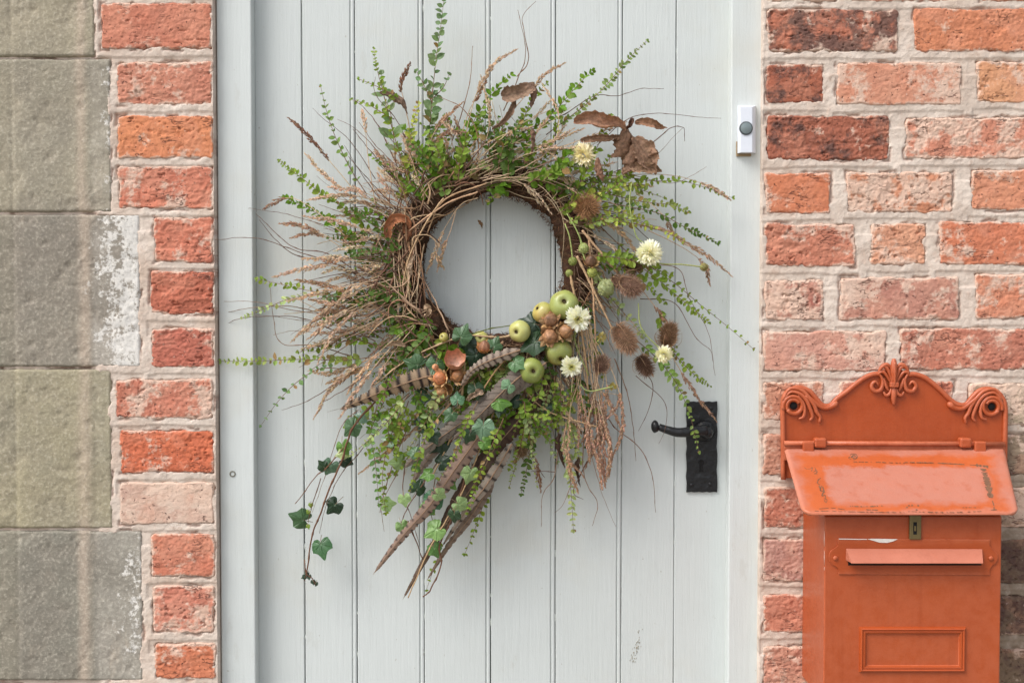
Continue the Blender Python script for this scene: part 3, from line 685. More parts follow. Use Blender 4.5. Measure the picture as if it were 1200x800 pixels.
# hinge rail and knuckles
YH = -.020
mb = MB(); tube(mb, [P(919, 519, YH), P(1177, 520, YH)], .0034, (0, 0, 0), 10); mb.build('hinge_rail', M['red'], mbx)
q = P(918, 529, -.016); q2 = P(1177.5, 521, -.016); box('hinge_ledge', q.x, q2.x, -.0185, -.0135, q.z - .012, q2.z, M['red'], mbx, .001)
for a, b_ in ((954.5, 968.5), (1125, 1138.5)):
    q0, q1 = P(a, 513, YH - .006), P(b_, 524.5, YH - .006); box('hinge_knuckle', q0.x, q1.x, YH - .008, YH + .006, q1.z, q0.z, M['red'], mbx, .003, 3)
for a, b_ in ((940.5, 953.5), (1141.5, 1155)):
    q0, q1 = P(a, 517, YH - .004), P(b_, 532, YH - .004); box('hinge_strap', q0.x, q1.x, YH - .0075, YH + .004, q1.z, q0.z, M['red'], mbx, .002, 3)
# body
YFR, YBK = -.125, -.004
xl, xr = P(966, 650, YFR).x, P(1173.7, 650, YFR).x
zb_ = P(1060, 824, YFR).z; zf = P(1060, 612, YFR).z + .008; zk = P(1060, 536, -.02).z
prof = [(YBK, zk), (-.0135, zk - .003), (YFR, zf), (YFR, zb_), (YBK, zb_)]
bm = bmesh.new(); a = [bm.verts.new((xl, y, z)) for y, z in prof]; b_ = [bm.verts.new((xr, y, z)) for y, z in prof]
bm.faces.new(a); bm.faces.new(b_[::-1])
for k in range(5): bm.faces.new((a[k], b_[k], b_[(k + 1) % 5], a[(k + 1) % 5]))
bmesh.ops.recalc_face_normals(bm, faces=bm.faces); bmesh.ops.bevel(bm, geom=list(bm.edges), offset=.0022, segments=3, profile=.5, affect='EDGES')
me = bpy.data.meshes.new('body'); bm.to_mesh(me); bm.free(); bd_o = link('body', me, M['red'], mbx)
# bare paint worn off the front left corner
mb = MB(); 
for (pa, pb) in ((622, 640), (645, 662), (664, 668)):
    tube(mb, [P(966.2, pa, YFR - .0002) + Vector((0, .0006, 0)), P(966.2, (pa + pb) / 2, YFR - .0002) + Vector((0, .0006, 0)), P(966.3, pb, YFR - .0002) + Vector((0, .0006, 0))], [.0002, .0006, .0002], c(226, 190, 180), 5)
mb.build('worn_corner', M['petal'], bd_o)
# lid
LC = [P(919.5, 526.5, -.0225), P(1177.5, 526.5, -.0225), P(1195, 601, -.146), P(941, 601, -.146)]
LC[1].z = LC[0].z; LC[3].z = LC[2].z
def lidp(u, v, up=0.):
    p = LC[0] * (1 - u) * (1 - v) + LC[1] * u * (1 - v) + LC[2] * u * v + LC[3] * (1 - u) * v
    return p + LN * up
LN = (LC[1] - LC[0]).cross(LC[3] - LC[0]).normalized()
if LN.z < 0: LN = -LN
Wl, Ll = (LC[2] - LC[3]).length, (LC[3] - LC[0]).length
nu, nv = 90, 46; vs = []; fs = []; uu = []; vv = []
def edge_r(u, v):
    """rounded corners at the front"""
    x, y = u * Wl, v * Ll; r_ = .016
    for cxx in (r_, Wl - r_):
        if y > Ll - r_ and ((cxx == r_ and x < r_) or (cxx != r_ and x > Wl - r_)):
            dx, dy = x - cxx, y - (Ll - r_); m_ = max(abs(dx), abs(dy)); l_ = math.hypot(dx, dy)
            if l_ > 0: x, y = cxx + dx * m_ / l_, Ll - r_ + dy * m_ / l_
    return x / Wl, y / Ll
for lay in (0, 1):
    for i in range(nv + 1):
        for k in range(nu + 1):
            u, v = edge_r(k / nu, i / nv); e = min(u * Wl, (1 - u) * Wl, (1 - v) * Ll)
            up = -.0024 * (1 - min(1, e / .003)) ** 2 * (1 if lay == 0 else -1)
            sag = .0010 * math.sin(u * 7 + 1) * (v < .5) * (1 - v * 2)
            # shallow pressed groove just inside the front edge
            up += (-.0006 * math.exp(-(((1 - v) * Ll - .0075) / .001) ** 2)) if lay == 0 else 0
            vs.append(lidp(u, v, up + sag - lay * .0055)); uu.append(u); vv.append(v)
o_ = (nu + 1) * (nv + 1)
for i in range(nv):
    for k in range(nu):
        a = i * (nu + 1) + k; fs.append((a, a + 1, a + nu + 2, a + nu + 1)); fs.append((o_ + a, o_ + a + nu + 1, o_ + a + nu + 2, o_ + a + 1))
bd = [k for k in range(nu + 1)] + [i * (nu + 1) + nu for i in range(1, nv + 1)] + [nv * (nu + 1) + k for k in range(nu - 1, -1, -1)] + [i * (nu + 1) for i in range(nv - 1, 0, -1)]
for k in range(len(bd)):
    a, b_ = bd[k], bd[(k + 1) % len(bd)]; fs.append((a, a + o_, b_ + o_, b_))
me = bpy.data.meshes.new('lid'); me.from_pydata(vs, [], fs)
for nm, ar in (('u', uu), ('v', vv)):
    q = me.attributes.new(nm, 'FLOAT', 'POINT'); q.data.foreach_set('value', ar)
bm = bmesh.new(); bm.from_mesh(me); bmesh.ops.recalc_face_normals(bm, faces=bm.faces); bm.to_mesh(me); bm.free()
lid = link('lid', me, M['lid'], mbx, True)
# worn gilt lines and script on the lid, as thin paint
def lid_at(px, py):
    a = (px - 600) / FPX; b_ = (400 - py) / FPX; d = Vector((a, CP + b_ * SP, -SP + b_ * CP)); o = Vector((0, -D, H))
    t = (LC[0] - o).dot(LN) / d.dot(LN); return o + d * t + LN * .0004
mb = MB(); rnd = random.Random(11)
def ink(pts, w, brk=.25, n=None):
    q = cr([lid_at(*p) for p in pts], n or 14)
    for i in range(len(q) - 1):
        if rnd.random() < brk: continue
        t = (q[i + 1] - q[i]); s_ = t.cross(LN).normalized() * w * .75 * rnd.uniform(.5, 1.25)
        mb.add([q[i] - s_, q[i + 1] - s_, q[i + 1] + s_, q[i] + s_], [(0, 1, 2, 3)], (0., 0., 0.))
ink([(1000, 541), (1030, 541.5), (1060, 542.5)], .0009, .3, 40); ink([(1060, 541.5), (1100, 542.5), (1158, 546)], .0014, .15, 40); ink([(1144, 545), (1158, 547)], .004, .1, 8)
ink([(1152, 549), (1157, 565), (1161, 583)], .0052, .05, 30); ink([(1158, 575), (1164, 590), (1165, 597)], .0008, .3, 12); ink([(1161, 597.5), (1168, 597)], .0012, 0, 4)
ink([(996, 593), (1015, 593.5), (1034, 592.5)], .0014, .35, 30); ink([(1015, 597), (1030, 597.5)], .001, .3, 12); ink([(955, 598.5), (1010, 599.5), (1060, 600)], .0006, .4, 50)
ink([(1060, 599), (1110, 600), (1150, 599)], .0007, .4, 50); ink([(1128, 594.5), (1144, 594.5)], .0008, .2, 10); ink([(960, 596), (975, 595), (990, 597)], .0006, .5, 12)
for (a, b_) in ((967.5, 535.5), (999.5, 535)):
    ink([(a - 5, b_ + 2), (a - 2, b_ - 3), (a + 3, b_ - 3), (a + 5, b_), (a + 2, b_ + 3), (a - 4, b_ + 3)], .0009, .1, 16); ink([(a - 2, b_ + 1), (a + 1, b_ - 2), (a + 3, b_)], .0014, .1, 8); ink([(a - 1, b_ + 2), (a + 2, b_ + 1)], .0016, .1, 5)
for (a, b_) in ((1065, 592), (1069, 591.8), (1076, 592), (1074, 597), (1063, 594)): ink([(a - 1, b_), (a + 1, b_ + .5)], .002, 0, 3)
ink([(941, 543), (944, 549), (950, 549), (953, 545), (951, 552)], .0007, .05, 20); ink([(953, 544), (956, 551), (953, 553)], .0007, .05, 10); ink([(954, 552), (957, 551), (957, 554), (954, 555), (958, 556)], .0007, .05, 12)
ink([(962, 560), (959, 562), (958, 566), (961, 568)], .0009, .05, 10); ink([(960, 569), (962, 576)], .0012, .05, 6); ink([(963, 569), (961, 574), (965, 575), (964, 570), (966, 577)], .0009, .05, 14); ink([(965, 576), (963, 581), (967, 580), (967, 585)], .001, .05, 10); ink([(966, 586), (968, 589), (969, 585), (965, 584)], .0008, .05, 10)
mb.build('worn_lettering', M['gold'], lid)
# lock
q0, q1 = P(1066, 603, YFR - .004), P(1079.6, 632, YFR - .004)
lk = box('lock_hasp', q0.x, q1.x, YFR - .0045, YFR - .0005, q1.z, q0.z, M['brass'], mbx, .0012)
q0, q1 = P(1070.5, 611.5, YFR - .005), P(1074.5, 626, YFR - .005); box('keyhole', q0.x, q1.x, YFR - .0049, YFR - .0043, q1.z, q0.z, M['dark'], lk, .0002)
q0, q1 = P(1071.6, 616, YFR - .006), P(1073.6, 622, YFR - .006); box('keyhole_pin', q0.x, q1.x, YFR - .0062, YFR - .0048, q1.z, q0.z, M['brass'], lk, .0004)
# letter slot
ys = YFR - .0022
def arc(cx, cy, r_, a0, a1, n=9): return [(cx + r_ * math.cos(R(a0 + (a1 - a0) * i / (n - 1))), cy - r_ * math.sin(R(a0 + (a1 - a0) * i / (n - 1)))) for i in range(n)]
ol = [(982, 631), (1160, 632), (1160, 639)] + arc(1160, 653, 9.5, 68, -68) + [(1160, 667), (1160, 673.5), (983, 672.5), (982.5, 666)] + arc(982, 652.5, 11, 248, 112) + [(982, 639)]
sp = prism('slot_plate', [P(a, b_, ys) for a, b_ in ol], Vector((0, .002, 0)), M['red'], mbx, .0005)
q0, q1 = P(994, 644, ys), P(1150, 662, ys); box('slot_opening', q0.x, q1.x, ys - .0003, ys + .001, q1.z, q0.z, M['dark'], sp, 0)
a0, a1 = P(991.5, 642.5, ys - .001), P(1151, 643, ys - .001); b0, b1 = P(998, 659.5, ys - .015), P(1152, 659.5, ys - .015)
flap = [a0, a1, b1, b0]; nn = (a1 - a0).cross(b0 - a0).normalized()
if nn.z < 0: nn = -nn
mb = MB(); th = nn * -.0014
mb.add([*flap, *[p + th for p in flap]], [(0, 1, 2, 3), (7, 6, 5, 4), (0, 4, 5, 1), (1, 5, 6, 2), (2, 6, 7, 3), (3, 7, 4, 0)], (0., 0., 0.))
for e_, f_ in ((a0, b0), (a1, b1)):
    inner = Vector((e_.x, ys + .0003, f_.z + .001)); mb.add([e_, f_, inner], [(0, 1, 2)], (0., 0., 0.))
mb.build('slot_flap', M['flap'], sp, False)
for (a, b_) in ((979, 653.5), (1161, 653.8)):
    mb = MB(); q = P(a, b_, ys); tube(mb, [q, q + Vector((0, -.0016, 0)), q + Vector((0, -.0026, 0)), q + Vector((0, -.003, 0))], [.0032, .0030, .002, .0005], (0, 0, 0), 12); mb.build('rivet', M['red'], sp)
mb = MB(); pts = [P(a, b_, ys - .0006) for a, b_ in ((1016, 631.2), (1022, 630.7), (1040, 631), (1052, 631.3), (1047, 633.8), (1040, 635.6), (1031, 635.4), (1024, 633.3))]; mb.add(pts, [tuple(range(8))], (0., 0., 0.))
pts = [P(a, b_, ys - .0006) for a, b_ in ((983, 630.6), (1016, 631.1), (1016, 632), (983, 631.6))]; mb.add(pts, [(0, 1, 2, 3)], (0., 0., 0.)); mb.build('chipped_paint', M['chip'], sp, False)
# label frame
def mitre(name, px0, px1, py0, py1, w, y, r_, parent):
    mb = MB()
    prof = [(0, 0), (.12, -.7), (.3, -1), (.5, -.62), (.62, -.8), (.8, -.7), (1, 0)]
    a, b_ = P(px0, py0, y), P(px1, py1, y); cs = []
    for t, d in prof:
        i = t * w; cs.append([Vector((a.x + i, y + d * r_, a.z - i)), Vector((b_.x - i, y + d * r_, a.z - i)), Vector((b_.x - i, y + d * r_, b_.z + i)), Vector((a.x + i, y + d * r_, b_.z + i))])
    vs = []; fs = []
    for ring in cs: vs += ring
    for j in range(len(prof) - 1):
        for k in range(4): fs.append((j * 4 + k, j * 4 + (k + 1) % 4, (j + 1) * 4 + (k + 1) % 4, (j + 1) * 4 + k))
    mb.add(vs, fs, (0., 0., 0.)); return mb.build(name, M['red'], parent, False)
mitre('label_frame', 1007, 1131, 734, 787, .0095, YFR, .0045, mbx)

# ------------------------------------------------------------------ WREATH
wth = empty('wreath', P(578, 310, .008))
tag(wth, 'autumn wreath of foliage, grasses, feathers and green apples hanging on the door', 'wreath')
rw = random.Random(21)
CX, CY, RR = 578, 311, 101
BROWN, STRAW, TWIG, HEAD = c(104, 80, 64), c(196, 168, 138), c(132, 104, 88), c(198, 168, 140)
def on_ring(th, r=RR): return (CX + r * math.cos(th), CY - r * math.sin(th))
# moss ring
mb = MB(); nt, ns = 160, 18; vs = []; fs = []; cc = []
for i in range(nt):
    th = 2 * math.pi * i / nt; lump = 1 + .10 * math.sin(3 * th + 1) + .07 * math.sin(7 * th) + .06 * math.sin(13 * th + 2)
    for k in range(ns):
        ph = 2 * math.pi * k / ns; rr = 19 * lump * (1 + rw.uniform(-.10, .10))
        x, y = on_ring(th, RR + 1 + rr * math.cos(ph)); vs.append(P(x, y, .008 - rr * .00115 * math.sin(ph))); cc.append(jit(c(74, 54, 42), .3, rw))
for i in range(nt):
    for k in range(ns): fs.append((i * ns + k, i * ns + (k + 1) % ns, ((i + 1) % nt) * ns + (k + 1) % ns, ((i + 1) % nt) * ns + k))
mb.add(vs, fs, cc); ring = mb.build('moss_ring', M['moss'], wth)
mb = MB()
for k in range(5200):
    th = rw.uniform(0, 2 * math.pi); ph = rw.uniform(-.2, math.pi + .2); rr = 19.5
    x, y = on_ring(th, RR + 1 + rr * math.cos(ph)); a = P(x, y, .008 - rr * .00115 * math.sin(ph))
    nx, ny = on_ring(th, RR + 1 + (rr + 5) * math.cos(ph)); nrm = (P(nx, ny, .008 - (rr + 5) * .00115 * math.sin(ph)) - a).normalized()
    tg = Vector((-math.sin(th), 0, math.cos(th))); d = (nrm * rw.uniform(.1, .8) + tg * rw.uniform(-1, 1) + Vector((rw.gauss(0, .4), rw.gauss(0, .4), rw.gauss(0, .4)))).normalized() * rw.uniform(.004, .010)
    w = Vector((rw.gauss(0, 1), rw.gauss(0, 1), rw.gauss(0, 1))).normalized() * .0004; m_ = a + d * .5 + nrm * .001
    mb.add([a - w, a + w, m_ + w, m_ - w, a + d], [(0, 1, 2, 3), (3, 2, 4)], jit(rw.choice([c(84, 60, 46), c(110, 80, 58), c(64, 46, 36), c(130, 98, 72)]), .25, rw))
mb.build('moss_fibres', M['moss'], ring, False)['kind'] = 'stuff'
# bound vine stalks wound round the ring
def deptharr(q, y0, y1): return q
def path3(pts, y0, y1, n, wig=0., rnd=rw, arch=0.):
    k = len(pts) - 1
    v = [P(x, y, y0 + (y1 - y0) * i / k - arch * math.sin(math.pi * i / k)) for i, (x, y) in enumerate(pts)]
    q = cr(v, n)
    if wig: 
        for i in range(1, n): q[i] = q[i] + Vector((rnd.gauss(0, wig), rnd.gauss(0, wig * .6), rnd.gauss(0, wig)))
    return q
for k in range(70):
    th0 = rw.uniform(0, 2 * math.pi); span = rw.uniform(.7, 1.9) * rw.choice([1, -1]); r0 = RR + rw.gauss(4, 9); tw = rw.uniform(2, 6); ph0 = rw.uniform(0, 6)
    pts = []
    for i in range(14):
        th = th0 + span * i / 13; ph = ph0 + tw * i / 13; x, y = on_ring(th, r0 + 9 * math.cos(ph) + rw.gauss(0, 1)); pts.append(P(x, y, -.014 - .005 * math.sin(ph) + rw.gauss(0, .0006)))
    mb = MB(); q = cr(pts, 34); col = jit(rw.choice([STRAW, TWIG, c(150, 116, 88), BROWN]), .15, rw); r_ = rw.uniform(.0006, .0013)
    tube(mb, q, [r_ * (1 - .6 * i / 33) for i in range(34)], col, 5); mb.build('vine_stalk', M['dry'], wth)

# --- generators
def leaf_into(mb, base, dirv, nrm, L, Wd, col, fold=.35, curl=.2):
    dirv = dirv.normalized(); side = dirv.cross(nrm)
    if side.length < 1e-5: side = dirv.orthogonal()
    side.normalize(); up = side.cross(dirv).normalized()
    rib = []; le = []; ri = []
    for i in range(5):
        t = i / 4; z = curl * L * (t * t) * -.5
        rib.append(base + dirv * L * t + up * z)
    ws = (.0, .82, 1., .72, .0)
    for i in (1, 2, 3):
        o_ = side * Wd * .5 * ws[i]; h_ = up * Wd * .5 * ws[i] * fold
        le.append(rib[i] + o_ + h_); ri.append(rib[i] - o_ + h_)
    vs = rib + le + ri
    fs = [(0, 1, 5), (1, 2, 6, 5), (2, 3, 7, 6), (3, 4, 7), (0, 8, 1), (1, 8, 9, 2), (2, 9, 10, 3), (3, 10, 4)]
    c2 = tuple(min(1, v * 1.12) for v in col)
    mb.add(vs, fs, [c2] * 5 + [col] * 6)
GR, GD, GY, GP, GB = c(124, 146, 54), c(82, 108, 44), c(170, 178, 80), c(164, 178, 118), c(102, 136, 34)
GG = c(110, 134, 92)
def sprig(pts, leaf=7., gap=4.6, col=GR, y0=-.014, y1=-.004, width=.66, stem=c(122, 92, 70), start=.12, tip=.5, arch=.006, rnd=rw, name='leafy_sprig', wig=0., ang=62, flat=.5):
    L = sum(math.dist(pts[i], pts[i + 1]) for i in range(len(pts) - 1)); n = max(8, int(L / 3))
    q = path3(pts, y0, y1, n, wig, rnd, arch)
    mb = MB(); tube(mb, q, [.00075 * (1 - .65 * i / (n - 1)) for i in range(n)], jit(stem, .12, rnd), 5)
    st = mb.build(name, M['dry'], wth)
    lb = MB(); k = max(2, int(L * (1 - start) / gap))
    for i in range(k + 1):
        t = start + (1 - start) * i / k; f = t * (n - 1); a = min(int(f), n - 2); b = q[a].lerp(q[a + 1], f - a); T = (q[a + 1] - q[a]).normalized()
        sz = leaf * PX * (1 - (1 - tip) * t ** 2.2) * rnd.uniform(.6, 1.25)
        for s_ in (1, -1):
            if rnd.random() < .10: continue
            view = Vector((rnd.gauss(0, flat), -1, rnd.gauss(.25, flat))).normalized()
            an = R(ang + rnd.gauss(0, 16)) * s_
            dv = (Matrix.Rotation(an, 3, view) @ T); dv = dv + view * rnd.uniform(-.15, .45)
            leaf_into(lb, b, dv, view, sz * rnd.uniform(.85, 1.1), sz * width * rnd.uniform(.75, 1.15), jit(col if rnd.random() > .04 else c(150, 124, 80), .24, rnd), rnd.uniform(.1, .5), rnd.uniform(-.1, .5))
    leaf_into(lb, q[-1], (q[-1] - q[-2]), Vector((.1, -1, .2)), leaf * PX * tip, leaf * PX * tip * width, jit(col, .15, rnd))
    l = lb.build('leaves', M['leaf'], st, False); l['kind'] = 'stuff'
    return st
def twig(pts, r=.55, col=TWIG, y0=-.012, y1=-.004, wig=.0003, name='twig', arch=.006, rnd=rw, nodes=True, end=.35):
    L = sum(math.dist(pts[i], pts[i + 1]) for i in range(len(pts) - 1)); n = max(6, int(L / 7))
    q = path3(pts, y0, y1, n, wig, rnd, arch); q = cr(q, n * 2); n *= 2
    mb = MB(); rr = [r * PX * (1 - (1 - end) * i / (n - 1)) * (1.45 if nodes and i % 7 == 3 else 1) for i in range(n)]
    tube(mb, q, rr, jit(col, .14, rnd), 5); return mb.build(name, M['dry'], wth)
def head(pts, frac=.5, col=HEAD, size=4.2, dens=1., spread=2.2, stemr=.6, y0=-.014, y1=-.006, rnd=rw, stem=STRAW, arch=.006, name='grass_head'):
    L = sum(math.dist(pts[i], pts[i + 1]) for i in range(len(pts) - 1)); n = max(10, int(L / 3))
    q = path3(pts, y0, y1, n, .00015, rnd, arch); mb = MB()
    tube(mb, q, [stemr * PX * (1 - .6 * i / (n - 1)) for i in range(n)], jit(stem, .12, rnd), 5)
    k = int(L * frac * 1.5 * dens)
    for i in range(k):
        t = 1 - frac * (1 - (i + rnd.random()) / k); f = min(t * (n - 1), n - 1.001); a = int(f); b = q[a].lerp(q[a + 1], f - a); T = (q[a + 1] - q[a]).normalized()
        e = (t - (1 - frac)) / frac; env = math.sin(math.pi * min(1, .16 + e * .86)) ** .7
        rv = Vector((rnd.gauss(0, 1), rnd.gauss(0, .7), rnd.gauss(0, 1))); rv -= T * rv.dot(T)
        if rv.length < 1e-4: continue
        rv.normalize(); p0 = b + rv * rnd.uniform(0, spread) * PX * env * .7; dv = (T + rv * rnd.uniform(.1, .55)).normalized(); l_ = size * PX * rnd.uniform(.6, 1.25) * (.5 + .5 * env); w_ = l_ * rnd.uniform(.16, .26)
        s1 = dv.orthogonal().normalized() * w_; s2 = dv.cross(s1).normalized() * w_; m_ = p0 + dv * l_ * .4
        mb.add([p0, m_ + s1, m_ + s2, m_ - s1, m_ - s2, p0 + dv * l_], [(0, 2, 1), (0, 3, 2), (0, 4, 3), (0, 1, 4), (1, 2, 5), (2, 3, 5), (3, 4, 5), (4, 1, 5)], jit(col, .28, rnd))
    return mb.build(name, M['husk'], wth, False)

# --- hand placed long sprays (photo positions)
SP_ = [ # points, leaf, gap, colour, extra
 ([(482, 215), (470, 185), (458, 145), (448, 105), (441, 78), (438, 58)], 6, 6, GR),
 ([(470, 118), (455, 108), (436, 99), (421, 93)], 6, 6, GR), ([(462, 140), (444, 130), (430, 122), (412, 117)], 6, 6, GR),
 ([(430, 228), (412, 200), (398, 172), (389, 150), (382, 128), (376, 102)], 6, 8, c(120, 146, 80)),
 ([(446, 292), (425, 264), (400, 242), (378, 228), (358, 212), (342, 200), (328, 189)], 7, 5, GR),
 ([(500, 190), (504, 145), (507, 110), (511, 70), (516, 35), (520, 2)], 9.5, 7, GG),
 ([(506, 120), (496, 98), (488, 84)], 7, 6, GG), ([(508, 115), (520, 102), (526, 88)], 7, 6, GG),
 ([(464, 190), (461, 160), (457, 130), (450, 112), (447, 88)], 12, 11, c(126, 148, 108)),
 ([(478, 205), (480, 175), (483, 150), (490, 122)], 7, 4, GY), ([(470, 240), (474, 210), (478, 185)], 8, 4.4, GY), 
 ([(524, 215), (538, 182), (552, 148), (568, 122), (584, 102), (598, 88)], 9, 6, GB), ([(530, 200), (548, 170), (562, 145), (572, 130)], 9, 5, GB),
 ([(640, 158), (668, 137), (694, 116), (714, 96), (734, 72), (758, 48)], 5.5, 4.5, c(120, 138, 78)),
 ([(612, 160), (640, 140), (662, 117), (678, 99), (694, 83)], 8, 5.5, GB), ([(600, 175), (612, 145), (622, 120), (640, 98)], 7, 5, GR), ([(650, 160), (655, 140), (664, 120)], 6, 5, GR),
 ([(690, 205), (730, 207), (765, 212), (798, 212), (830, 221), (858, 232)], 6, 6, GR),
 ([(700, 235), (735, 242), (772, 250), (802, 266), (822, 276), (841, 284)], 6.2, 5.2, GD),
 ([(680, 222), (715, 228), (750, 236), (785, 240), (806, 248)], 8, 4.4, c(138, 152, 82)), ([(690, 215), (720, 214), (750, 222), (778, 232)], 8, 4.6, c(140, 156, 84)), ([(700, 245), (730, 250), (752, 255)], 7, 4.5, GY),
 ([(700, 262), (735, 295), (764, 314), (792, 333), (822, 358), (852, 382), (882, 408)], 5.5, 9, GR),
 ([(700, 280), (735, 302), (768, 325), (795, 348), (815, 364), (830, 377)], 7, 5.5, GR),
 ([(690, 310), (705, 335), (725, 360), (745, 382), (757, 398)], 7, 5.5, GP),
 ([(742, 395), (770, 420), (792, 448), (808, 485), (819, 528)], 7.5, 5, c(136, 160, 84)), ([(775, 395), (795, 420), (815, 440), (832, 452)], 5.5, 4.5, GR), ([(770, 360), (778, 385), (792, 405)], 7, 5, GR),
 ([(440, 418), (400, 422), (350, 421), (300, 423), (254, 423)], 6.6, 5, c(142, 158, 80)), ([(440, 405), (415, 398), (385, 404), (350, 412)], 7.2, 4.8, GR), ([(450, 398), (420, 380), (395, 368), (376, 378)], 7, 5, c(120, 150, 76)),
 ([(440, 360), (415, 352), (385, 345), (350, 338), (325, 332), (302, 327)], 7.4, 6.4, GR), ([(420, 352), (380, 345), (340, 350), (310, 362), (284, 372)], 5.5, 5.5, GP),
 ([(470, 350), (450, 322), (430, 298), (405, 272), (378, 254), (352, 240), (334, 232)], 8.5, 4.6, GB), ([(470, 375), (455, 345), (440, 318), (420, 298), (405, 288)], 8.5, 5, GB), ([(478, 395), (462, 372), (450, 348)], 9, 5, GB),
 ([(400, 432), (375, 432), (350, 446), (326, 470), (306, 498)], 6, 8, c(112, 142, 90)), ([(372, 350), (395, 348), (420, 358)], 7, 6, GG), 
 ([(660, 470), (664, 520), (668, 560), (672, 620)], 8, 5, GP), ([(628, 455), (624, 500), (618, 545), (611, 578)], 7, 5, GD), ([(615, 470), (612, 510), (604, 545), (597, 570)], 5, 5, GP),
 ([(675, 450), (668, 480), (672, 510), (680, 540)], 8.5, 4.6, c(170, 182, 112)), ([(650, 460), (640, 500), (652, 540)], 7, 5.5, c(146, 160, 110)), ([(690, 395), (700, 415), (706, 440)], 8, 4.6, c(150, 170, 84)),
 ([(585, 470), (580, 520), (572, 570), (560, 610), (545, 648)], 7, 8, GR), ([(590, 480), (584, 525), (570, 575)], 8, 4.4, c(136, 130, 62)), ([(575, 480), (568, 520), (562, 560)], 8, 5, GD),
 ([(470, 480), (455, 520), (448, 560), (452, 600)], 7, 7, GR), ([(450, 470), (435, 505), (440, 545), (444, 590)], 7, 7, c(104, 138, 74)), ([(490, 520), (470, 545), (455, 560)], 7, 6, GR),
 ([(500, 470), (475, 500), (455, 520), (430, 530)], 7, 5, GR), ([(480, 460), (455, 480), (430, 492), (405, 500)], 7, 6, GR), ([(440, 470), (425, 485), (410, 488)], 7, 6, GR),
 ([(560, 225), (590, 215), (625, 205), (660, 208)], 9, 5, GB), ([(600, 232), (582, 228), (574, 236)], 9, 5, GB), ([(620, 212), (650, 215), (690, 225)], 9, 5, GB), ([(560, 200), (600, 190), (640, 195)], 9, 5, c(110, 144, 58)),
 ([(545, 215), (565, 195), (595, 182), (625, 172)], 8, 5, GP), ([(520, 220), (545, 200), (580, 195)], 8, 5, GB), ([(510, 560), (505, 600), (515, 640), (500, 690)], 6, 9, GR),
]
for pts, lf, gp, col in SP_:
    sprig(pts, lf * 1.32, gp * 1.05, col, rw.uniform(-.022, -.010), rw.uniform(-.022, .012))
HD_ = [
 ([(430, 240), (400, 205), (375, 175), (355, 153), (338, 138)], .62, c(120, 84, 66), 4.5),
 ([(480, 150), (474, 120), (470, 98), (481, 74)], .5, c(122, 88, 68), 5), ([(440, 240), (432, 190), (428, 150), (424, 128)], .4, HEAD, 4),
 ([(545, 160), (555, 120), (565, 95), (582, 72), (606, 58)], .62, HEAD, 4.6), ([(540, 160), (550, 130), (560, 112), (573, 86)], .5, c(160, 122, 96), 4.6), ([(500, 175), (512, 150), (525, 135), (542, 120)], .7, c(176, 138, 110), 4.6),
 ([(600, 130), (620, 108), (640, 86), (662, 74)], .7, c(192, 160, 130), 4.2), ([(500, 230), (512, 200), (530, 178), (548, 168)], .6, c(200, 172, 142), 4.2), ([(495, 205), (500, 180), (520, 158), (545, 155)], .6, c(168, 132, 108), 5),
 ([(430, 300), (395, 268), (360, 240), (335, 232), (308, 245)], .25, c(160, 124, 102), 4.4), ([(440, 310), (405, 288), (375, 273), (350, 264), (327, 262)], .5, c(164, 128, 104), 4.8), ([(430, 310), (400, 290), (370, 274), (340, 279)], .45, c(170, 134, 108), 4.4),
 ([(460, 370), (425, 350), (395, 338), (372, 332), (346, 328)], .6, c(172, 136, 108), 5), ([(450, 385), (420, 366), (395, 358), (383, 350)], .5, c(166, 128, 104), 5), ([(440, 388), (410, 374), (390, 366), (370, 363)], .55, c(176, 140, 112), 4.6),
 ([(480, 418), (440, 420), (410, 430), (385, 438), (362, 434)], .6, HEAD, 4.8), ([(480, 410), (445, 415), (415, 430), (388, 455), (368, 490)], .55, HEAD, 5), ([(470, 425), (435, 430), (405, 440), (382, 450)], .6, c(194, 158, 122), 4.6), ([(500, 425), (455, 425), (425, 430), (400, 445), (378, 468)], .5, c(182, 144, 112), 4.6),
 ([(540, 460), (500, 490), (460, 525), (420, 555)], .6, c(186, 148, 118), 4.6), ([(520, 460), (490, 485), (462, 510), (445, 530)], .5, c(176, 138, 108), 4.4),
 ([(690, 215), (740, 205), (790, 206), (830, 218), (856, 234)], .32, c(190, 158, 132), 4.2), ([(740, 262), (775, 268), (805, 285), (832, 302), (858, 324)], .8, c(186, 150, 124), 4.8), ([(760, 270), (800, 290), (825, 310), (832, 335)], .45, c(176, 140, 116), 4.2), ([(745, 225), (775, 250), (790, 275)], .4, c(160, 126, 104), 4),
 ([(690, 235), (715, 262), (735, 280), (748, 300)], .8, c(190, 158, 128), 5.4), ([(700, 205), (735, 215), (765, 218)], .5, c(196, 164, 130), 4.4),
 ([(745, 330), (768, 360), (782, 380), (788, 405)], .7, c(160, 124, 102), 4.4), ([(778, 400), (795, 430), (812, 458), (840, 494)], .6, c(164, 128, 106), 4.6), ([(740, 395), (755, 418), (765, 440)], .6, c(190, 154, 128), 5),
 ([(620, 480), (624, 520), (630, 550), (634, 576)], .5, c(132, 96, 74), 4.2), ([(690, 470), (705, 500), (715, 520)], .6, c(176, 140, 118), 4.6), ([(700, 480), (712, 510), (718, 535)], .7, c(180, 146, 124), 5),
 ([(560, 232), (540, 240), (520, 270), (508, 300), (500, 320)], .5, c(196, 166, 136), 4.2), ([(535, 245), (528, 270), (520, 290), (512, 318)], .5, c(186, 152, 122), 4.4), ([(510, 280), (512, 300), (520, 315)], .6, c(190, 158, 124), 4),
]
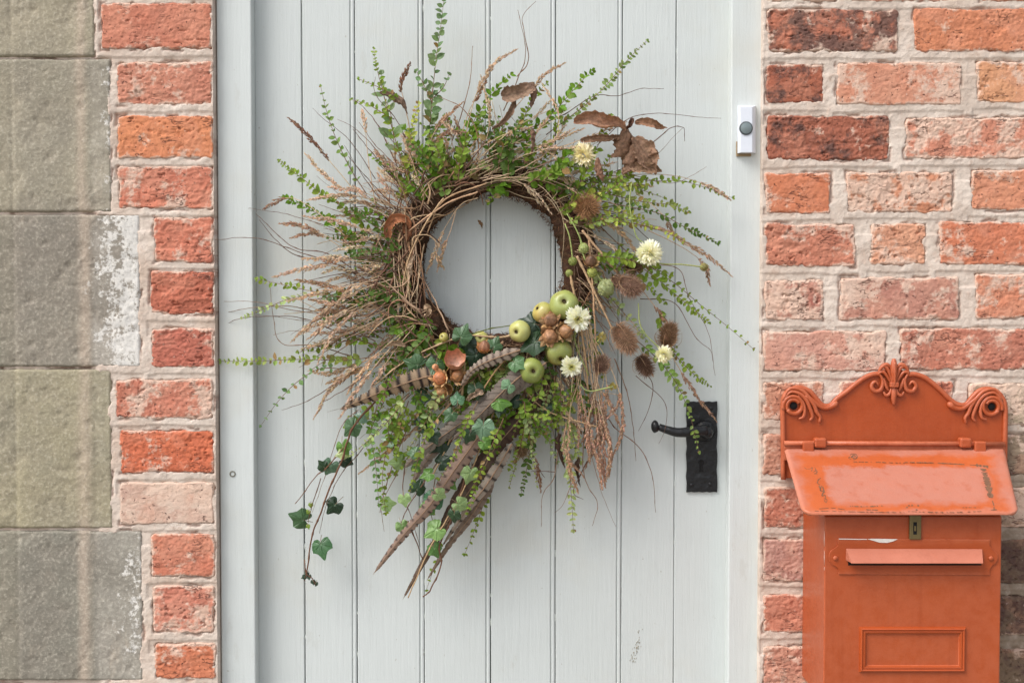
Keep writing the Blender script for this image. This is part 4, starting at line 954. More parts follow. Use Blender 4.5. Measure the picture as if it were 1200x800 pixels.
for pts, fr_, col, sz in HD_: head(pts, fr_, col, sz * 1.15, 1.25, 2.9, y0=rw.uniform(-.02, -.012), y1=rw.uniform(-.02, .01))
for k in range(20):
    th = R(rw.uniform(150, 222)); d0 = RR + rw.uniform(10, 40); a = th + rw.gauss(-.05, .12); x, y = on_ring(th, d0); L = rw.uniform(75, 125); b = rw.gauss(.04, .08)
    head([(x + math.cos(a + b * i) * L * i / 3, y - math.sin(a + b * i) * L * i / 3) for i in range(4)], rw.uniform(.45, .62), jit(c(204, 170, 142), .1, rw), 5.4, 1.3, 3.0, y0=-.028, y1=rw.uniform(-.035, -.01))
# hanging tan plumes, lower right
for k in range(22):
    x0 = 682 + rw.gauss(0, 6); x1 = 694 + rw.gauss(0, 14); y1 = rw.uniform(500, 585); 
    head([(x0, 380 + rw.uniform(-20, 30)), ((x0 + x1) / 2 + rw.gauss(0, 8), 440 + rw.gauss(0, 12)), (x1 + rw.gauss(0, 5), y1 - 40), (x1 + rw.gauss(0, 12), y1)], rw.uniform(.35, .6), jit(c(178, 138, 114), .12, rw), 5, 1.1, 2.4, y0=-.03, y1=rw.uniform(-.03, -.005))
TW_ = [
 [(440, 335), (400, 312), (350, 295), (300, 279), (252, 281)], [(440, 300), (400, 272), (340, 252), (312, 247), (283, 243)], [(400, 305), (350, 300), (325, 283), (304, 258)], [(450, 345), (390, 300), (345, 290), (315, 265), (300, 250)],
 [(450, 385), (400, 372), (340, 363), (300, 354), (262, 353)], [(440, 400), (390, 375), (350, 360), (300, 360), (264, 366)], [(440, 395), (400, 390), (350, 372), (290, 372), (262, 380)], [(420, 420), (370, 405), (330, 402), (320, 370), (316, 330)],
 [(470, 390), (420, 385), (370, 378), (330, 372), (290, 368)], [(460, 410), (410, 396), (350, 388), (320, 392)], [(450, 350), (420, 340), (400, 360), (360, 365)],
 [(440, 210), (410, 165), (380, 140), (366, 127)], [(470, 220), (440, 175), (415, 150), (395, 140)], [(478, 225), (450, 160), (430, 130), (416, 118)], [(490, 210), (470, 150), (440, 110), (440, 90)],
 [(530, 165), (545, 120), (552, 85), (554, 54)], [(590, 130), (608, 90), (616, 60), (607, 12)], [(606, 90), (619, 72), (615, 40), (612, 20), (628, 2)], [(620, 150), (660, 135), (695, 113), (725, 112), (752, 104), (778, 104)], [(700, 170), (735, 140), (770, 133), (815, 137), (845, 139)], [(730, 190), (770, 163), (786, 150), (801, 150), (802, 166)],
 [(690, 240), (720, 215), (760, 190), (800, 150)], [(700, 200), (740, 205), (785, 215), (812, 205), (828, 195)], [(760, 310), (795, 315), (808, 350), (830, 390), (838, 440)], [(750, 350), (790, 355), (815, 395), (832, 410), (836, 425)],
 [(700, 470), (720, 500), (750, 525), (765, 560), (768, 600)], [(720, 420), (735, 460), (742, 500), (745, 540)], [(750, 430), (765, 450), (760, 480), (748, 505)], [(745, 440), (778, 470), (780, 500), (772, 520)],
 [(685, 500), (684, 555), (700, 590), (694, 616)], [(686, 510), (700, 558), (706, 580), (722, 617)], [(655, 480), (651, 552), (636, 580), (634, 617)], [(651, 553), (636, 552), (622, 552)], [(672, 560), (660, 590), (650, 600)], [(688, 540), (672, 575), (684, 585)],
 [(470, 470), (430, 520), (400, 555), (383, 590), (374, 625)], [(475, 540), (472, 580), (480, 600), (492, 640)], [(470, 545), (448, 590), (450, 622)],
 [(400, 445), (360, 470), (330, 480)], [(420, 480), (400, 500), (380, 560), (366, 600)],
]
for pts in TW_: twig(pts, rw.uniform(.45, .8), rw.choice([TWIG, c(110, 84, 72), c(140, 112, 92)]), y1=rw.uniform(-.02, .02))
# thick pale stalks
for pts, r_ in (([(682, 270), (704, 296), (724, 320)], 1.6), ([(676, 300), (698, 345), (718, 386)], 1.7), ([(690, 280), (694, 330), (697, 380), (700, 440)], 1.2), ([(668, 320), (680, 380), (688, 440), (690, 500)], 1.5), ([(660, 420), (600, 440), (565, 520), (540, 580), (505, 640), (478, 700)], 1.0), ([(545, 425), (540, 470), (525, 520), (505, 560)], 1.3), ([(590, 400), (560, 430), (530, 470), (505, 500)], 1.3), ([(610, 385), (590, 395), (540, 395), (480, 420), (440, 450)], 1.3), ([(700, 500), (640, 480), (600, 440)], .8), ([(520, 232), (500, 260), (480, 300), (470, 340)], 1.1), ([(560, 225), (525, 238), (480, 270), (455, 300)], 1.0), ([(570, 215), (520, 235), (500, 275)], 1.0)):
    twig(pts, r_, c(184, 150, 116), -.032, -.026, .0002, 'dry_stalk', .004, end=.7)
# nodes at left inner: straw bundle
for k in range(26):
    a = (rw.uniform(450, 500), rw.uniform(235, 300)); b = (rw.uniform(465, 500), rw.uniform(300, 390)); twig([a, ((a[0] + b[0]) / 2 + rw.gauss(0, 8), (a[1] + b[1]) / 2), b], rw.uniform(.6, 1.1), rw.choice([c(160, 122, 92), c(140, 104, 80), STRAW]), -.022, -.028, .0004, 'dry_stalk', .004)

for k in range(60):
    th = R(rw.uniform(105, 235)); r0 = RR + rw.uniform(-6, 30); a = th + rw.choice([1, -1]) * rw.uniform(.7, 1.5); x, y = on_ring(th, r0); L = rw.uniform(30, 75); b = rw.gauss(0, .25)
    twig([(x + math.cos(a + b * i) * L * i / 3, y - math.sin(a + b * i) * L * i / 3) for i in range(4)], rw.uniform(.6, 1.2), rw.choice([c(118, 84, 66), c(150, 114, 90), c(186, 152, 122), c(98, 70, 56)]), -.028, rw.uniform(-.036, -.02), .0004, 'dry_stalk', .004)
# --- filler growing out of the ring in the photographed directions
def reach(th):
    d = math.degrees(th) % 360
    tab = [(0, 175), (20, 190), (40, 190), (60, 185), (80, 190), (100, 215), (120, 225), (140, 225), (160, 225), (180, 230), (200, 235), (215, 230), (230, 235), (245, 245), (260, 230), (275, 215), (290, 235), (305, 225), (320, 175), (340, 170), (360, 175)]
    for i in range(len(tab) - 1):
        if tab[i][0] <= d <= tab[i + 1][0]: f = (d - tab[i][0]) / (tab[i + 1][0] - tab[i][0]); return tab[i][1] * (1 - f) + tab[i + 1][1] * f
def flow(th):
    d = math.degrees(th) % 360
    off = 0
    if 20 < d < 80: off = -16
    if d > 330 or d < 20: off = -22
    if 280 < d < 330: off = -18
    if 150 < d < 210: off = -8
    if 90 < d < 150: off = -10
    if 210 < d < 250: off = 6
    return th + R(off)
def ray_pts(th, r0, r1, sp=.25, bend=.12, n=4):
    """points from the ring outwards along the local flow"""
    x, y = on_ring(th, r0); a = flow(th) + rw.gauss(0, sp); b = rw.gauss(0, bend); L = (r1 - r0); out = [(x, y)]
    for i in range(1, n):
        st = L / (n - 1); x += st * math.cos(a); y -= st * math.sin(a); a += b; y += 1.5 * i * (L / 100); out.append((x, y))
    return out
for k in range(225):   # fine dry twigs
    th = rw.uniform(0, 2 * math.pi) if k < 120 else R(rw.choice([rw.uniform(120, 225), rw.uniform(-60, 60)])); r0 = RR + rw.uniform(-8, 22); r1 = min(reach(th) * rw.uniform(.7, 1.12), 262); twig(ray_pts(th, r0, r1, .3, .15, 5), rw.uniform(.4, .95), rw.choice([TWIG, STRAW, c(96, 66, 52), c(108, 78, 62), c(150, 114, 90)]), rw.uniform(-.022, -.005), rw.uniform(-.03, .018))
for k in range(190):   # grasses
    d = rw.choice([rw.uniform(85, 200), rw.uniform(120, 215), rw.uniform(0, 360), rw.uniform(-70, 70)]); th = R(d); r0 = RR + rw.uniform(-6, 20); r1 = reach(th) * rw.uniform(.62, .92)
    head(ray_pts(th, r0, r1, .22, .13, 5), rw.uniform(.3, .5), jit(rw.choice([HEAD, c(180, 148, 122), c(164, 132, 108), c(208, 182, 152)]), .1, rw), 4.9, 1.15, 2.6, y0=rw.uniform(-.024, -.01), y1=rw.uniform(-.028, .01), stem=rw.choice([STRAW, TWIG]))
for k in range(128):   # leafy filler close to the ring
    th = rw.uniform(0, 2 * math.pi) if k < 92 else R(rw.uniform(195, 325)); dg = math.degrees(th) % 360; r0 = RR + rw.uniform(-10, 24); r1 = RR + rw.uniform(45, 115)
    col = rw.choice([GR, GD, GB, c(124, 150, 68), GR])
    if dg > 330 or dg < 40: col = rw.choice([GY, GR, c(140, 160, 78), GD])
    if 260 < dg < 320: col = rw.choice([GP, GR, GD, c(160, 176, 104)])
    r1 = min(r1, reach(th) * .88)
    if 215 < dg < 262: r1 *= .9
    if 135 < dg < 215 and rw.random() < .62: continue
    if (dg > 310 or dg < 30) and rw.random() < .55: continue
    sprig(ray_pts(th, r0, r1, .3, .18, 4), rw.uniform(7.5, 11), rw.uniform(4.6, 6.2), col, rw.uniform(-.030, -.008), rw.uniform(-.024, .014), start=.1)
for k in range(34):  # straw swept over the top right
    x = rw.uniform(530, 640); y = rw.uniform(175, 215); a = R(rw.uniform(2, 50)); L = rw.uniform(60, 130); b = rw.gauss(-.05, .15)
    pts = [(x + math.cos(a + b * i) * L * i / 3, y - math.sin(a + b * i) * L * i / 3) for i in range(4)]
    if k % 3: head(pts, rw.uniform(.3, .5), jit(HEAD, .12, rw), 4.4, 1., 2.4, y0=-.026, y1=rw.uniform(-.035, -.01))
    else: twig(pts, rw.uniform(.5, .8), rw.choice([STRAW, TWIG]), -.03, rw.uniform(-.03, -.01))
for k in range(32):  # fresh green in front along the top, the left and the right shoulder
    if k < 16: th = R(rw.uniform(50, 140)); L = rw.uniform(30, 70); col = rw.choice([GB, GR, GD, GB])
    elif k < 24: th = R(rw.uniform(170, 232)); L = rw.uniform(30, 70); col = rw.choice([GB, GD, GD])
    else: th = R(rw.uniform(5, 40)); L = rw.uniform(70, 120); col = rw.choice([GY, GR, c(144, 162, 84)])
    sprig(ray_pts(th, RR + rw.uniform(2, 30), RR + 20 + L, .35, .15, 4), rw.uniform(8, 11.5), rw.uniform(4.6, 6), col, rw.uniform(-.036, -.026), rw.uniform(-.036, -.012), start=.05)
for k in range(34):  # sprigs tumbling over the lower right and between the feathers
    x = rw.uniform(455, 690); y = rw.uniform(430, 480); a = R(rw.uniform(235, 285)) if x > 540 else R(rw.uniform(205, 250)); L = rw.uniform(45, 105); b = rw.gauss(0, .25)
    pts = [(x + math.cos(a + b * i) * L * i / 3, y - math.sin(a + b * i) * L * i / 3) for i in range(4)]
    sprig(pts, rw.uniform(6.5, 9), rw.uniform(4.4, 6), rw.choice([GR, GD, GP, GB, GR]), rw.uniform(-.045, -.02), rw.uniform(-.04, 0))
for k in range(16):  # inner edge overhang
    th = rw.choice([rw.uniform(R(20), R(110)), rw.uniform(R(150), R(230))]); x, y = on_ring(th, RR - 2); a = th + rw.choice([1, -1]) * rw.uniform(1.0, 1.6)
    twig([(x, y), (x + 18 * math.cos(a), y - 18 * math.sin(a)), (x + 30 * math.cos(a + .2), y - 30 * math.sin(a + .2))], .6, STRAW, -.02, -.016)

# --- ivy
def ivy_leaf(px, py, size, ang, y, col, vein=c(150, 172, 140), tilt=None, parent=None, rnd=rw):
    """ang: degrees, direction the tip points (0 right, 90 up)"""
    lobes = [(0, 1.0), (60, .76), (-60, .76), (128, .62), (-128, .62)]
    sp = []
    for a, l in lobes: sp += [(a - 5, l * .94, 0), (a, l, 1), (a + 5, l * .94, 0)]
    for a, l in ((29, .64), (-29, .64), (94, .62), (-94, .62), (152, .46), (-152, .46), (180, .10), (15, .76), (-15, .76), (44, .66), (-44, .66), (77, .69), (-77, .69), (111, .60), (-111, .60), (141, .56), (-141, .56), (166, .26), (-166, .26)): sp.append((a, l, 0))
    sp.sort(); n = len(sp); tx, tz = (rnd.uniform(-.5, .5), rnd.uniform(-.3, .6)) if tilt is None else tilt
    o = P(px, py, y); s = size * 1.06 * PX
    nrm = Vector((tx, -1, tz)).normalized(); T = Vector((math.cos(R(ang)), 0, math.sin(R(ang)))); T = (T - nrm * T.dot(nrm)).normalized(); Sd = nrm.cross(T)
    o = o - T * s * .25
    vs = [o]; cc = [vein]; fs = []; NR = 5; ph = rnd.uniform(0, 6)
    for i in range(1, NR + 1):
        f = i / NR
        for (a, l, v) in sp:
            rr = f * l * s; x, z = rr * math.cos(R(a)), rr * math.sin(R(a)); edge = .06 * math.sin(a * .09 + ph) * f * f
            up = (-.22 * f * f * l + edge + (.05 if not v and abs(a) < 140 else 0)) * s * .9
            vs.append(o + T * x + Sd * z + nrm * up); cc.append(tuple(v_ * .5 + w_ * .5 for v_, w_ in zip(vein, col)) if v and i < NR else jit(col, .07, rnd))
    for k in range(n):
        k2 = (k + 1) % n; fs.append((0, 1 + k, 1 + k2))
        for i in range(NR - 1): fs.append((1 + i * n + k, 1 + (i + 1) * n + k, 1 + (i + 1) * n + k2, 1 + i * n + k2))
    mb = MB(); mb.add(vs, fs, cc)
    tube(mb, cr([o, o - T * s * .35 - nrm * s * .1, o - T * s * .7 - nrm * s * .35], 6), .0005, c(128, 110, 84), 4)
    return mb.build('ivy_leaf', M['ivy'], parent or wth, False)
IVD, IVM, IVB, IVP, IVX = c(46, 70, 42), c(70, 100, 64), c(90, 128, 52), c(146, 172, 112), c(34, 56, 36)
IV_ = [(542, 391, 17, 75, -.046, IVM), (485, 426, 17, 150, -.040, IVM), (510, 429, 16, 250, -.042, IVM), (580, 403, 14, 60, -.046, IVM), (607, 426, 15, -35, -.056, c(84, 120, 74)), (493, 463, 15, 200, -.036, IVD), (558, 458, 14, 285, -.050, IVD), (536, 466, 12, 100, -.048, c(96, 134, 100)), (566, 504, 19, 265, -.052, c(118, 150, 118)), (588, 471, 16, 0, -.054, IVB), (597, 450, 13, 60, -.055, c(116, 150, 112)),
 (411, 502, 17, 215, -.02, IVM), (424, 488, 11, 170, -.022, c(110, 140, 118)), (497, 496, 15, 30, -.030, IVX), (466, 541, 15, 180, -.018, IVP), (490, 542, 15, 10, -.022, IVB), (513, 521, 18, 230, -.032, IVX), (550, 557, 15, 265, -.040, IVP), (621, 378, 20, 150, -.030, IVX), (622, 403, 22, 200, -.046, IVD), (578, 421, 12, 300, -.050, IVM), (548, 405, 16, 270, -.036, IVX), (556, 420, 17, 240, -.038, IVX),
 (403, 526, 15, 270, -.02, IVB), (386, 548, 15, 240, -.012, c(90, 120, 96)), (378, 545, 10, 120, -.018, IVD), (407, 541, 12, 330, -.012, IVX), (390, 594, 16, 225, -.006, IVX), (351, 607, 18, 150, -.004, IVM), (377, 642, 18, 285, -.004, c(60, 100, 58)), (400, 532, 10, 200, -.02, GP),
 (455, 590, 13, 15, -.012, IVP), (506, 588, 18, 240, -.028, c(60, 104, 70)), (527, 566, 14, 300, -.034, IVB), (500, 598, 14, 250, -.026, IVB), (508, 622, 18, 210, -.030, c(126, 160, 92)), (541, 592, 14, 330, -.034, IVP), (472, 618, 12, 300, -.02, c(120, 150, 90)), (510, 645, 13, 280, -.022, c(90, 130, 66)), (490, 570, 14, 60, -.024, IVD), (462, 500, 13, 190, -.02, GR), (455, 515, 12, 160, -.018, c(150, 178, 150)), (520, 540, 15, 20, -.034, IVX),
 (640, 480, 12, 260, -.03, IVD), (650, 400, 14, 330, -.034, IVX), (585, 480, 12, 270, -.045, IVD), (602, 470, 12, 200, -.04, IVX), (470, 330, 10, 180, -.02, GB)]
for (a, b, s, an, y, col) in IV_: ivy_leaf(a, b, s, an + rw.gauss(0, 8), y, col, vein=tuple(min(1, v * 1.0 + w) for v, w in zip(col, (.10, .13, .09))))
def vine(pts, r_, y0, y1, col=c(112, 78, 60)):
    return twig(pts, r_, col, y0, y1, .0003, 'ivy_stem', .002, end=.6)
vine([(440, 470), (414, 500), (400, 540), (385, 575), (374, 605), (366, 625), (361, 660), (357, 680)], 1.3, -.03, -.002); vine([(405, 520), (385, 545), (368, 560), (354, 580), (346, 590)], .7, -.02, -.004)
vine([(376, 560), (366, 590), (361, 612)], .6, -.006, -.004); vine([(357, 655), (359, 672), (366, 678), (370, 685)], .8, -.002, -.004)
for a, b in ((359, 672), (362, 676), (370, 684), (367, 682), (356, 676), (361, 600), (364, 592), (361, 617)): ivy_leaf(a, b, 4.5, rw.uniform(200, 340), -.004, IVX if b > 660 else GR)
for (a, b, sz, an, col) in ((527, 487, 12, 230, IVM), (508, 512, 13, 300, IVX), (549, 512, 12, 250, IVD), (500, 556, 12, 200, IVB), (474, 586, 11, 280, IVP), (570, 520, 12, 320, IVB), (532, 605, 12, 260, IVD), (484, 530, 11, 180, IVM), (516, 580, 12, 330, IVP)): ivy_leaf(a, b, sz, an, -.056, col, vein=tuple(min(1, v * 1.0 + w) for v, w in zip(col, (.10, .13, .09))))
for pts in ([(560, 470), (545, 500), (535, 530), (515, 560)], [(520, 480), (500, 510), (488, 545), (480, 580)], [(590, 490), (575, 525), (560, 560), (548, 600)]): sprig(pts, 8, 6, GR, -.058, -.052)
vine([(560, 500), (545, 560), (528, 610), (515, 640), (517, 660), (505, 690), (496, 699)], 1.2, -.035, -.006); vine([(540, 500), (500, 560), (480, 590), (470, 612)], .8, -.03, -.01)
vine([(478, 610), (488, 635), (495, 655)], .9, -.02, -.01); vine([(560, 440), (520, 470), (480, 500), (455, 560), (445, 600)], .7, -.03, -.01); vine([(600, 410), (570, 450), (545, 500), (520, 560)], .9, -.045, -.03, c(186, 150, 112)); vine([(540, 395), (575, 385), (610, 380)], .9, -.04, -.035, c(96, 104, 60))

# --- feathers
def feather(pts, w, y0, y1, fn, n=110, curl=.35, name='feather', rnd=rw):
    q = path3(pts, y0, y1, n, 0, rnd, .004); m = 9; vs = []; cc = []; fs = []
    L = sum((q[i + 1] - q[i]).length for i in range(n - 1)) / PX
    no = [rnd.uniform(.9, 1.04) for _ in range(n)]; split = [rnd.random() < .16 for _ in range(n)]
    for i in range(n):
        t = i / (n - 1); T = (q[min(i + 1, n - 1)] - q[max(i - 1, 0)]).normalized(); nr = Vector((0, -1, 0)); nr = (nr - T * nr.dot(T)).normalized(); sd = T.cross(nr)
        ww = w * PX * .5 * (min(1, (1 - t) / .75) ** .75 * .92 + .08 * (t < .97)) * min(1, .35 + t * 6)
        for k in range(m):
            v = (k - (m - 1) / 2) / ((m - 1) / 2); e = ww * v * (no[i] * (.66 if split[i] and abs(v) == 1 else 1) if abs(v) == 1 else 1)
            vs.append(q[i] + sd * e - T * abs(v) * ww * -.35 + nr * (-abs(v) ** 1.6 * ww * curl)); cc.append(jit(fn(t, v, L), .06, rnd))
    for i in range(n - 1):
        for k in range(m - 1): fs.append((i * m + k, i * m + k + 1, (i + 1) * m + k + 1, (i + 1) * m + k))
    mb = MB(); mb.add(vs, fs, cc); o = mb.build(name, M['feather'], wth)
    mb = MB(); tube(mb, [p + Vector((0, -.0004, 0)) for p in q], [.0011 * (1 - .85 * i / (n - 1)) for i in range(n)], c(150, 120, 96), 5); mb.build('shaft', M['dry'], o)
    return o
def bars(base, dark, per, wid, chev=.35, fade=.0, w=20):
    def f(t, v, L):
        s = t * L / per + chev * abs(v) ** 1.0 * (w / per) * .5; fr_ = s - math.floor(s)
        b = tuple(x * (1 - .12 * v) for x in base); lit = max(0, min(1, (wid - abs(fr_ - .5)) * 8 + .0))
        if fade and abs(v) < fade: lit = 0
        return tuple(x * (1 - lit) + y * lit for x, y in zip(b, dark))
    return f
DKB = c(40, 28, 24)
feather([(516, 438), (490, 444), (455, 456), (425, 468), (398, 480)], 24, -.046, -.036, bars(c(143, 120, 95), DKB, 11.5, .24, .5), 130)
feather([(640, 425), (600, 452), (560, 482), (525, 506), (488, 534), (474, 548)], 25, -.050, -.030, bars(c(122, 112, 101), c(58, 44, 38), 10.5, .13, -.55, 0, 30), 150, .3)
feather([(575, 492), (540, 540), (505, 590), (470, 630), (437, 673)], 20, -.050, -.012, bars(c(146, 122, 108), c(52, 40, 38), 11, .18, .3, .28), 150)
feather([(610, 410), (575, 422), (553, 434), (540, 452)], 15, -.054, -.05, bars(c(159, 142, 126), c(60, 42, 38), 7, .22, .4), 60)
feather([(640, 455), (610, 490), (575, 530), (540, 575), (505, 640)], 24, -.028, -.010, bars(c(80, 60, 49), c(62, 42, 36), 12, .16, .4), 120)
feather([(622, 430), (590, 458), (560, 488), (530, 516)], 24, -.053, -.044, bars(c(116, 104, 93), c(54, 40, 34), 10, .13, -.6, 0, 24), 110, .4)
feather([(590, 505), (560, 560), (525, 610), (498, 655), (472, 702)], 15, -.026, .0, bars(c(104, 88, 75), c(84, 62, 52), 14, .2, .5), 130)
feather([(600, 520), (572, 565), (545, 600), (518, 640)], 14, -.036, -.018, bars(c(145, 132, 119), c(40, 32, 30), 17, .16, .2), 90)
feather([(560, 470), (530, 500), (500, 540), (480, 570)], 18, -.030, -.018, bars(c(131, 116, 106), c(66, 50, 46), 10, .12, .4), 90)
feather([(580, 560), (555, 600), (525, 640), (500, 680)], 12, -.02, -.002, bars(c(123, 106, 93), c(90, 68, 58), 12, .14, .4), 80)
feather([(640, 430), (642, 470), (655, 510)], 9, -.03, -.01, lambda t, v, L: c(92, 66, 54), 50)

# --- apples
def apple(px, py, r, y, ax, col, blush=None):
    """ax: direction the calyx faces"""
    o = P(px, py, y); ax = Vector(ax).normalized(); a = ax.orthogonal().normalized(); b = ax.cross(a); vs = []; cc = []; fs = []; s = r * PX; N, Mm = 22, 28
    for i in range(N + 1):
        t = math.pi * i / N; rr = math.sin(t) ** .92 * 1.0; z = math.cos(t) * .86
        z -= .24 * math.exp(-(rr / .26) ** 2) * (1 if t < math.pi / 2 else -1)
        for k in range(Mm):
            ph = 2 * math.pi * k / Mm; w = 1 + .025 * math.cos(5 * ph) * (1 if t < 1.4 else .3)
            vs.append(o + (a * math.cos(ph) + b * math.sin(ph)) * rr * s * w + ax * z * s)
            f = math.exp(-(rr / .22) ** 2) if t < 1.5 else 0; cl = col
            if blush: g = max(0, math.cos(ph)) * .8 * math.sin(t); cl = tuple(x * (1 - g) + y_ * g for x, y_ in zip(col, blush))
            cc.append(tuple(x * (1 - f) + y_ * f for x, y_ in zip(cl, c(96, 84, 50))))
    for i in range(N):
        for k in range(Mm): fs.append((i * Mm + k, (i + 1) * Mm + k, (i + 1) * Mm + (k + 1) % Mm, i * Mm + (k + 1) % Mm))
    mb = MB(); mb.add(vs, fs, cc); ob = mb.build('apple', M['apple'], wth)
    mb = MB(); base = o + ax * s * .60
    for k in range(7):
        an = 2 * math.pi * k / 7; d = (a * math.cos(an) + b * math.sin(an)); leaf_into(mb, base + d * s * .02, ax * .8 + d * .5, d, s * .26, s * .1, c(74, 54, 38))
    mb.build('calyx', M['husk'], ob, False)
    return ob
apple(661, 357, 16.8, -.042, (-.05, -1, .35), c(150, 160, 92)); apple(636, 366, 12.5, -.034, (-.8, -.5, .6), c(172, 168, 98), c(176, 148, 92)); apple(609, 388, 12.8, -.042, (-.5, -1, -.05), c(174, 178, 112), c(180, 160, 104))
apple(655, 413, 15.5, -.040, (.2, -1, -.8), c(140, 150, 84), c(146, 124, 74)); apple(623, 434, 14.8, -.046, (.15, -1, 0), c(130, 144, 76)); apple(563, 397, 9.5, -.026, (0, -1, .3), c(176, 174, 100)); apple(520, 395, 5.5, -.034, (-.6, -1, .3), c(166, 156, 84))
# --- nuts
def nut(px, py, r, y, ax, col, husk=None, pointed=.25, ridges=0.):
    o = P(px, py, y); ax = Vector(ax).normalized(); a = ax.orthogonal().normalized(); b = ax.cross(a); vs = []; cc = []; fs = []; s = r * PX; N, Mm = 14, 22
    for i in range(N + 1):
        t = math.pi * i / N; rr = math.sin(t); z = math.cos(t) + pointed * max(0, math.cos(t)) ** 6
        for k in range(Mm):
            ph = 2 * math.pi * k / Mm; w = 1 + ridges * math.sin(ph * 6) ; vs.append(o + (a * math.cos(ph) + b * math.sin(ph)) * rr * s * w * .95 + ax * z * s)
            cc.append(jit(tuple(x * (.8 + .3 * (k % 3 == 0)) for x in col), .1, rw) if i > 1 else tuple(x * .6 for x in col))
    for i in range(N):
        for k in range(Mm): fs.append((i * Mm + k, (i + 1) * Mm + k, (i + 1) * Mm + (k + 1) % Mm, i * Mm + (k + 1) % Mm))
    mb = MB(); mb.add(vs, fs, cc); ob = mb.build('hazelnut', M['nut'], wth)
    if husk:
        mb = MB()
        for k in range(11):
            an = 2 * math.pi * k / 11 + rw.uniform(-.2, .2); d = (a * math.cos(an) + b * math.sin(an)); st = o - ax * s * .9
            leaf_into(mb, st + d * s * .45, ax * rw.uniform(.9, 1.3) + d * .55, d, s * rw.uniform(1.2, 1.9), s * .85, jit(husk, .2, rw), .3, -.5)
        mb.build('husk', M['husk'], ob, False)
    return ob
HU = c(176, 136, 98)
nut(645, 375, 8, -.052, (-.3, -1, .3), c(150, 112, 84), HU, ridges=.04); nut(662, 388, 8.5, -.052, (.6, -1, .1), c(166, 122, 84), c(180, 142, 104)); nut(644, 394, 8.8, -.056, (-.1, -1, -.2), c(168, 122, 86), HU, ridges=.05)
nut(568, 407, 7.4, -.044, (0, -.6, 1), c(150, 104, 76), c(190, 134, 84)); nut(515, 443, 8, -.050, (-.5, -1, .2), c(196, 124, 82), c(196, 156, 112), .05); nut(536, 440, 7.5, -.044, (.5, -1, .3), c(170, 120, 80), c(190, 150, 108)); nut(517, 458, 6, -.042, (-.4, -1, -.5), c(190, 140, 92), c(206, 170, 120)); nut(692, 306, 7, -.036, (.1, -1, .6), c(120, 88, 66), c(160, 126, 84))
# open seed cup
def cup(px, py, r, y, ax, col, ncol):
    o = P(px, py, y); ax = Vector(ax).normalized(); a = ax.orthogonal().normalized(); b = ax.cross(a); mb = MB(); s = r * PX; vs = []; fs = []; cc = []
    for i in range(7):
        t = .25 + 1.45 * i / 6; rr = math.sin(t)
        for k in range(24):
            ph = 2 * math.pi * k / 24; ex = (.30 * (k % 4 in (1, 2)) + rw.uniform(-.05, .05)) if i == 6 else 0
            vs.append(o + (a * math.cos(ph) + b * math.sin(ph)) * s * (rr + ex * .2) + ax * s * (-math.cos(t) + ex)); cc.append(jit(tuple(x * (1 - i / 6) * .9 + y_ * i / 6 for x, y_ in zip(ncol, col)), .1, rw))
    for i in range(6):
        for k in range(24): fs.append((i * 24 + k, i * 24 + (k + 1) % 24, (i + 1) * 24 + (k + 1) % 24, (i + 1) * 24 + k))
    fs.append(tuple(range(23, -1, -1))); mb.add(vs, fs, cc); return mb.build('seed_cup', M['nut'], wth)
cup(533, 421, 12, -.050, (.05, -.75, .65), c(182, 120, 88), c(214, 170, 146)); cup(531, 437, 8, -.040, (.2, -1, -.2), c(170, 120, 76), c(60, 40, 30)); cup(524, 456, 7, -.042, (-.3, -1, -.3), c(206, 166, 112), c(150, 110, 70))
nut(510, 430, 4, -.046, (0, -1, .3), c(210, 150, 110))

# --- flowers
def pompom(px, py, r, y, ax=(0, -1, .2), col=c(248, 243, 232), core=c(230, 220, 186), n=420, flat=.75, daisy=False):
    o = P(px, py, y); ax = Vector(ax).normalized(); a = ax.orthogonal().normalized(); b = ax.cross(a); s = r * PX; mb = MB()
    for k in range(n):
        if daisy: t = R(rw.uniform(55, 95)) if k > n * .35 else R(rw.uniform(10, 55))
        else: t = math.acos(1 - rw.random() * 1.25)
        ph = rw.uniform(0, 6.283); d = (a * math.cos(ph) + b * math.sin(ph)) * math.sin(t) + ax * math.cos(t) * flat; L = s * (rw.uniform(.5, .95) if not daisy or k > n * .35 else .35)
        st = o + d * s * (.22 if not daisy or k > n * .35 else .3); cl = col if t > .5 or not daisy else core
        if not daisy and t < .35: cl = tuple(x * .6 + y_ * .4 for x, y_ in zip(col, core))
        leaf_into(mb, st, d + Vector((rw.gauss(0, .16), rw.gauss(0, .16), rw.gauss(0, .16))), ax if daisy else d.orthogonal(), L, L * (.27 if not daisy else .36), jit(cl, .07, rw), .3, -.2 if not daisy else .3)
    fl = mb.build('flower', M['petal'], wth, False)
    return fl
pompom(761, 297, 15, -.046, (.1, -1, .15)); pompom(684, 182, 15, -.030, (-.1, -1, .1), c(242, 232, 210), n=300); pompom(677, 373, 14.5, -.058, (.05, -1, -.35), c(249, 246, 236), c(206, 200, 146), 220, .6, True); pompom(778, 415, 10.5, -.040, (0, -1, 0), c(244, 238, 220), n=280)
pompom(669, 429, 12.5, -.052, (.2, -1, -.3), c(248, 244, 230), c(208, 204, 140), 220, .7, True); pompom(705, 395, 6.5, -.04, (0, -1, 0), c(196, 182, 120), n=90); pompom(718, 453, 5.5, -.02, (0, -1, 0), c(206, 190, 110), n=80); pompom(638, 508, 4, -.014, (0, -1, 0), c(196, 200, 130), n=60)
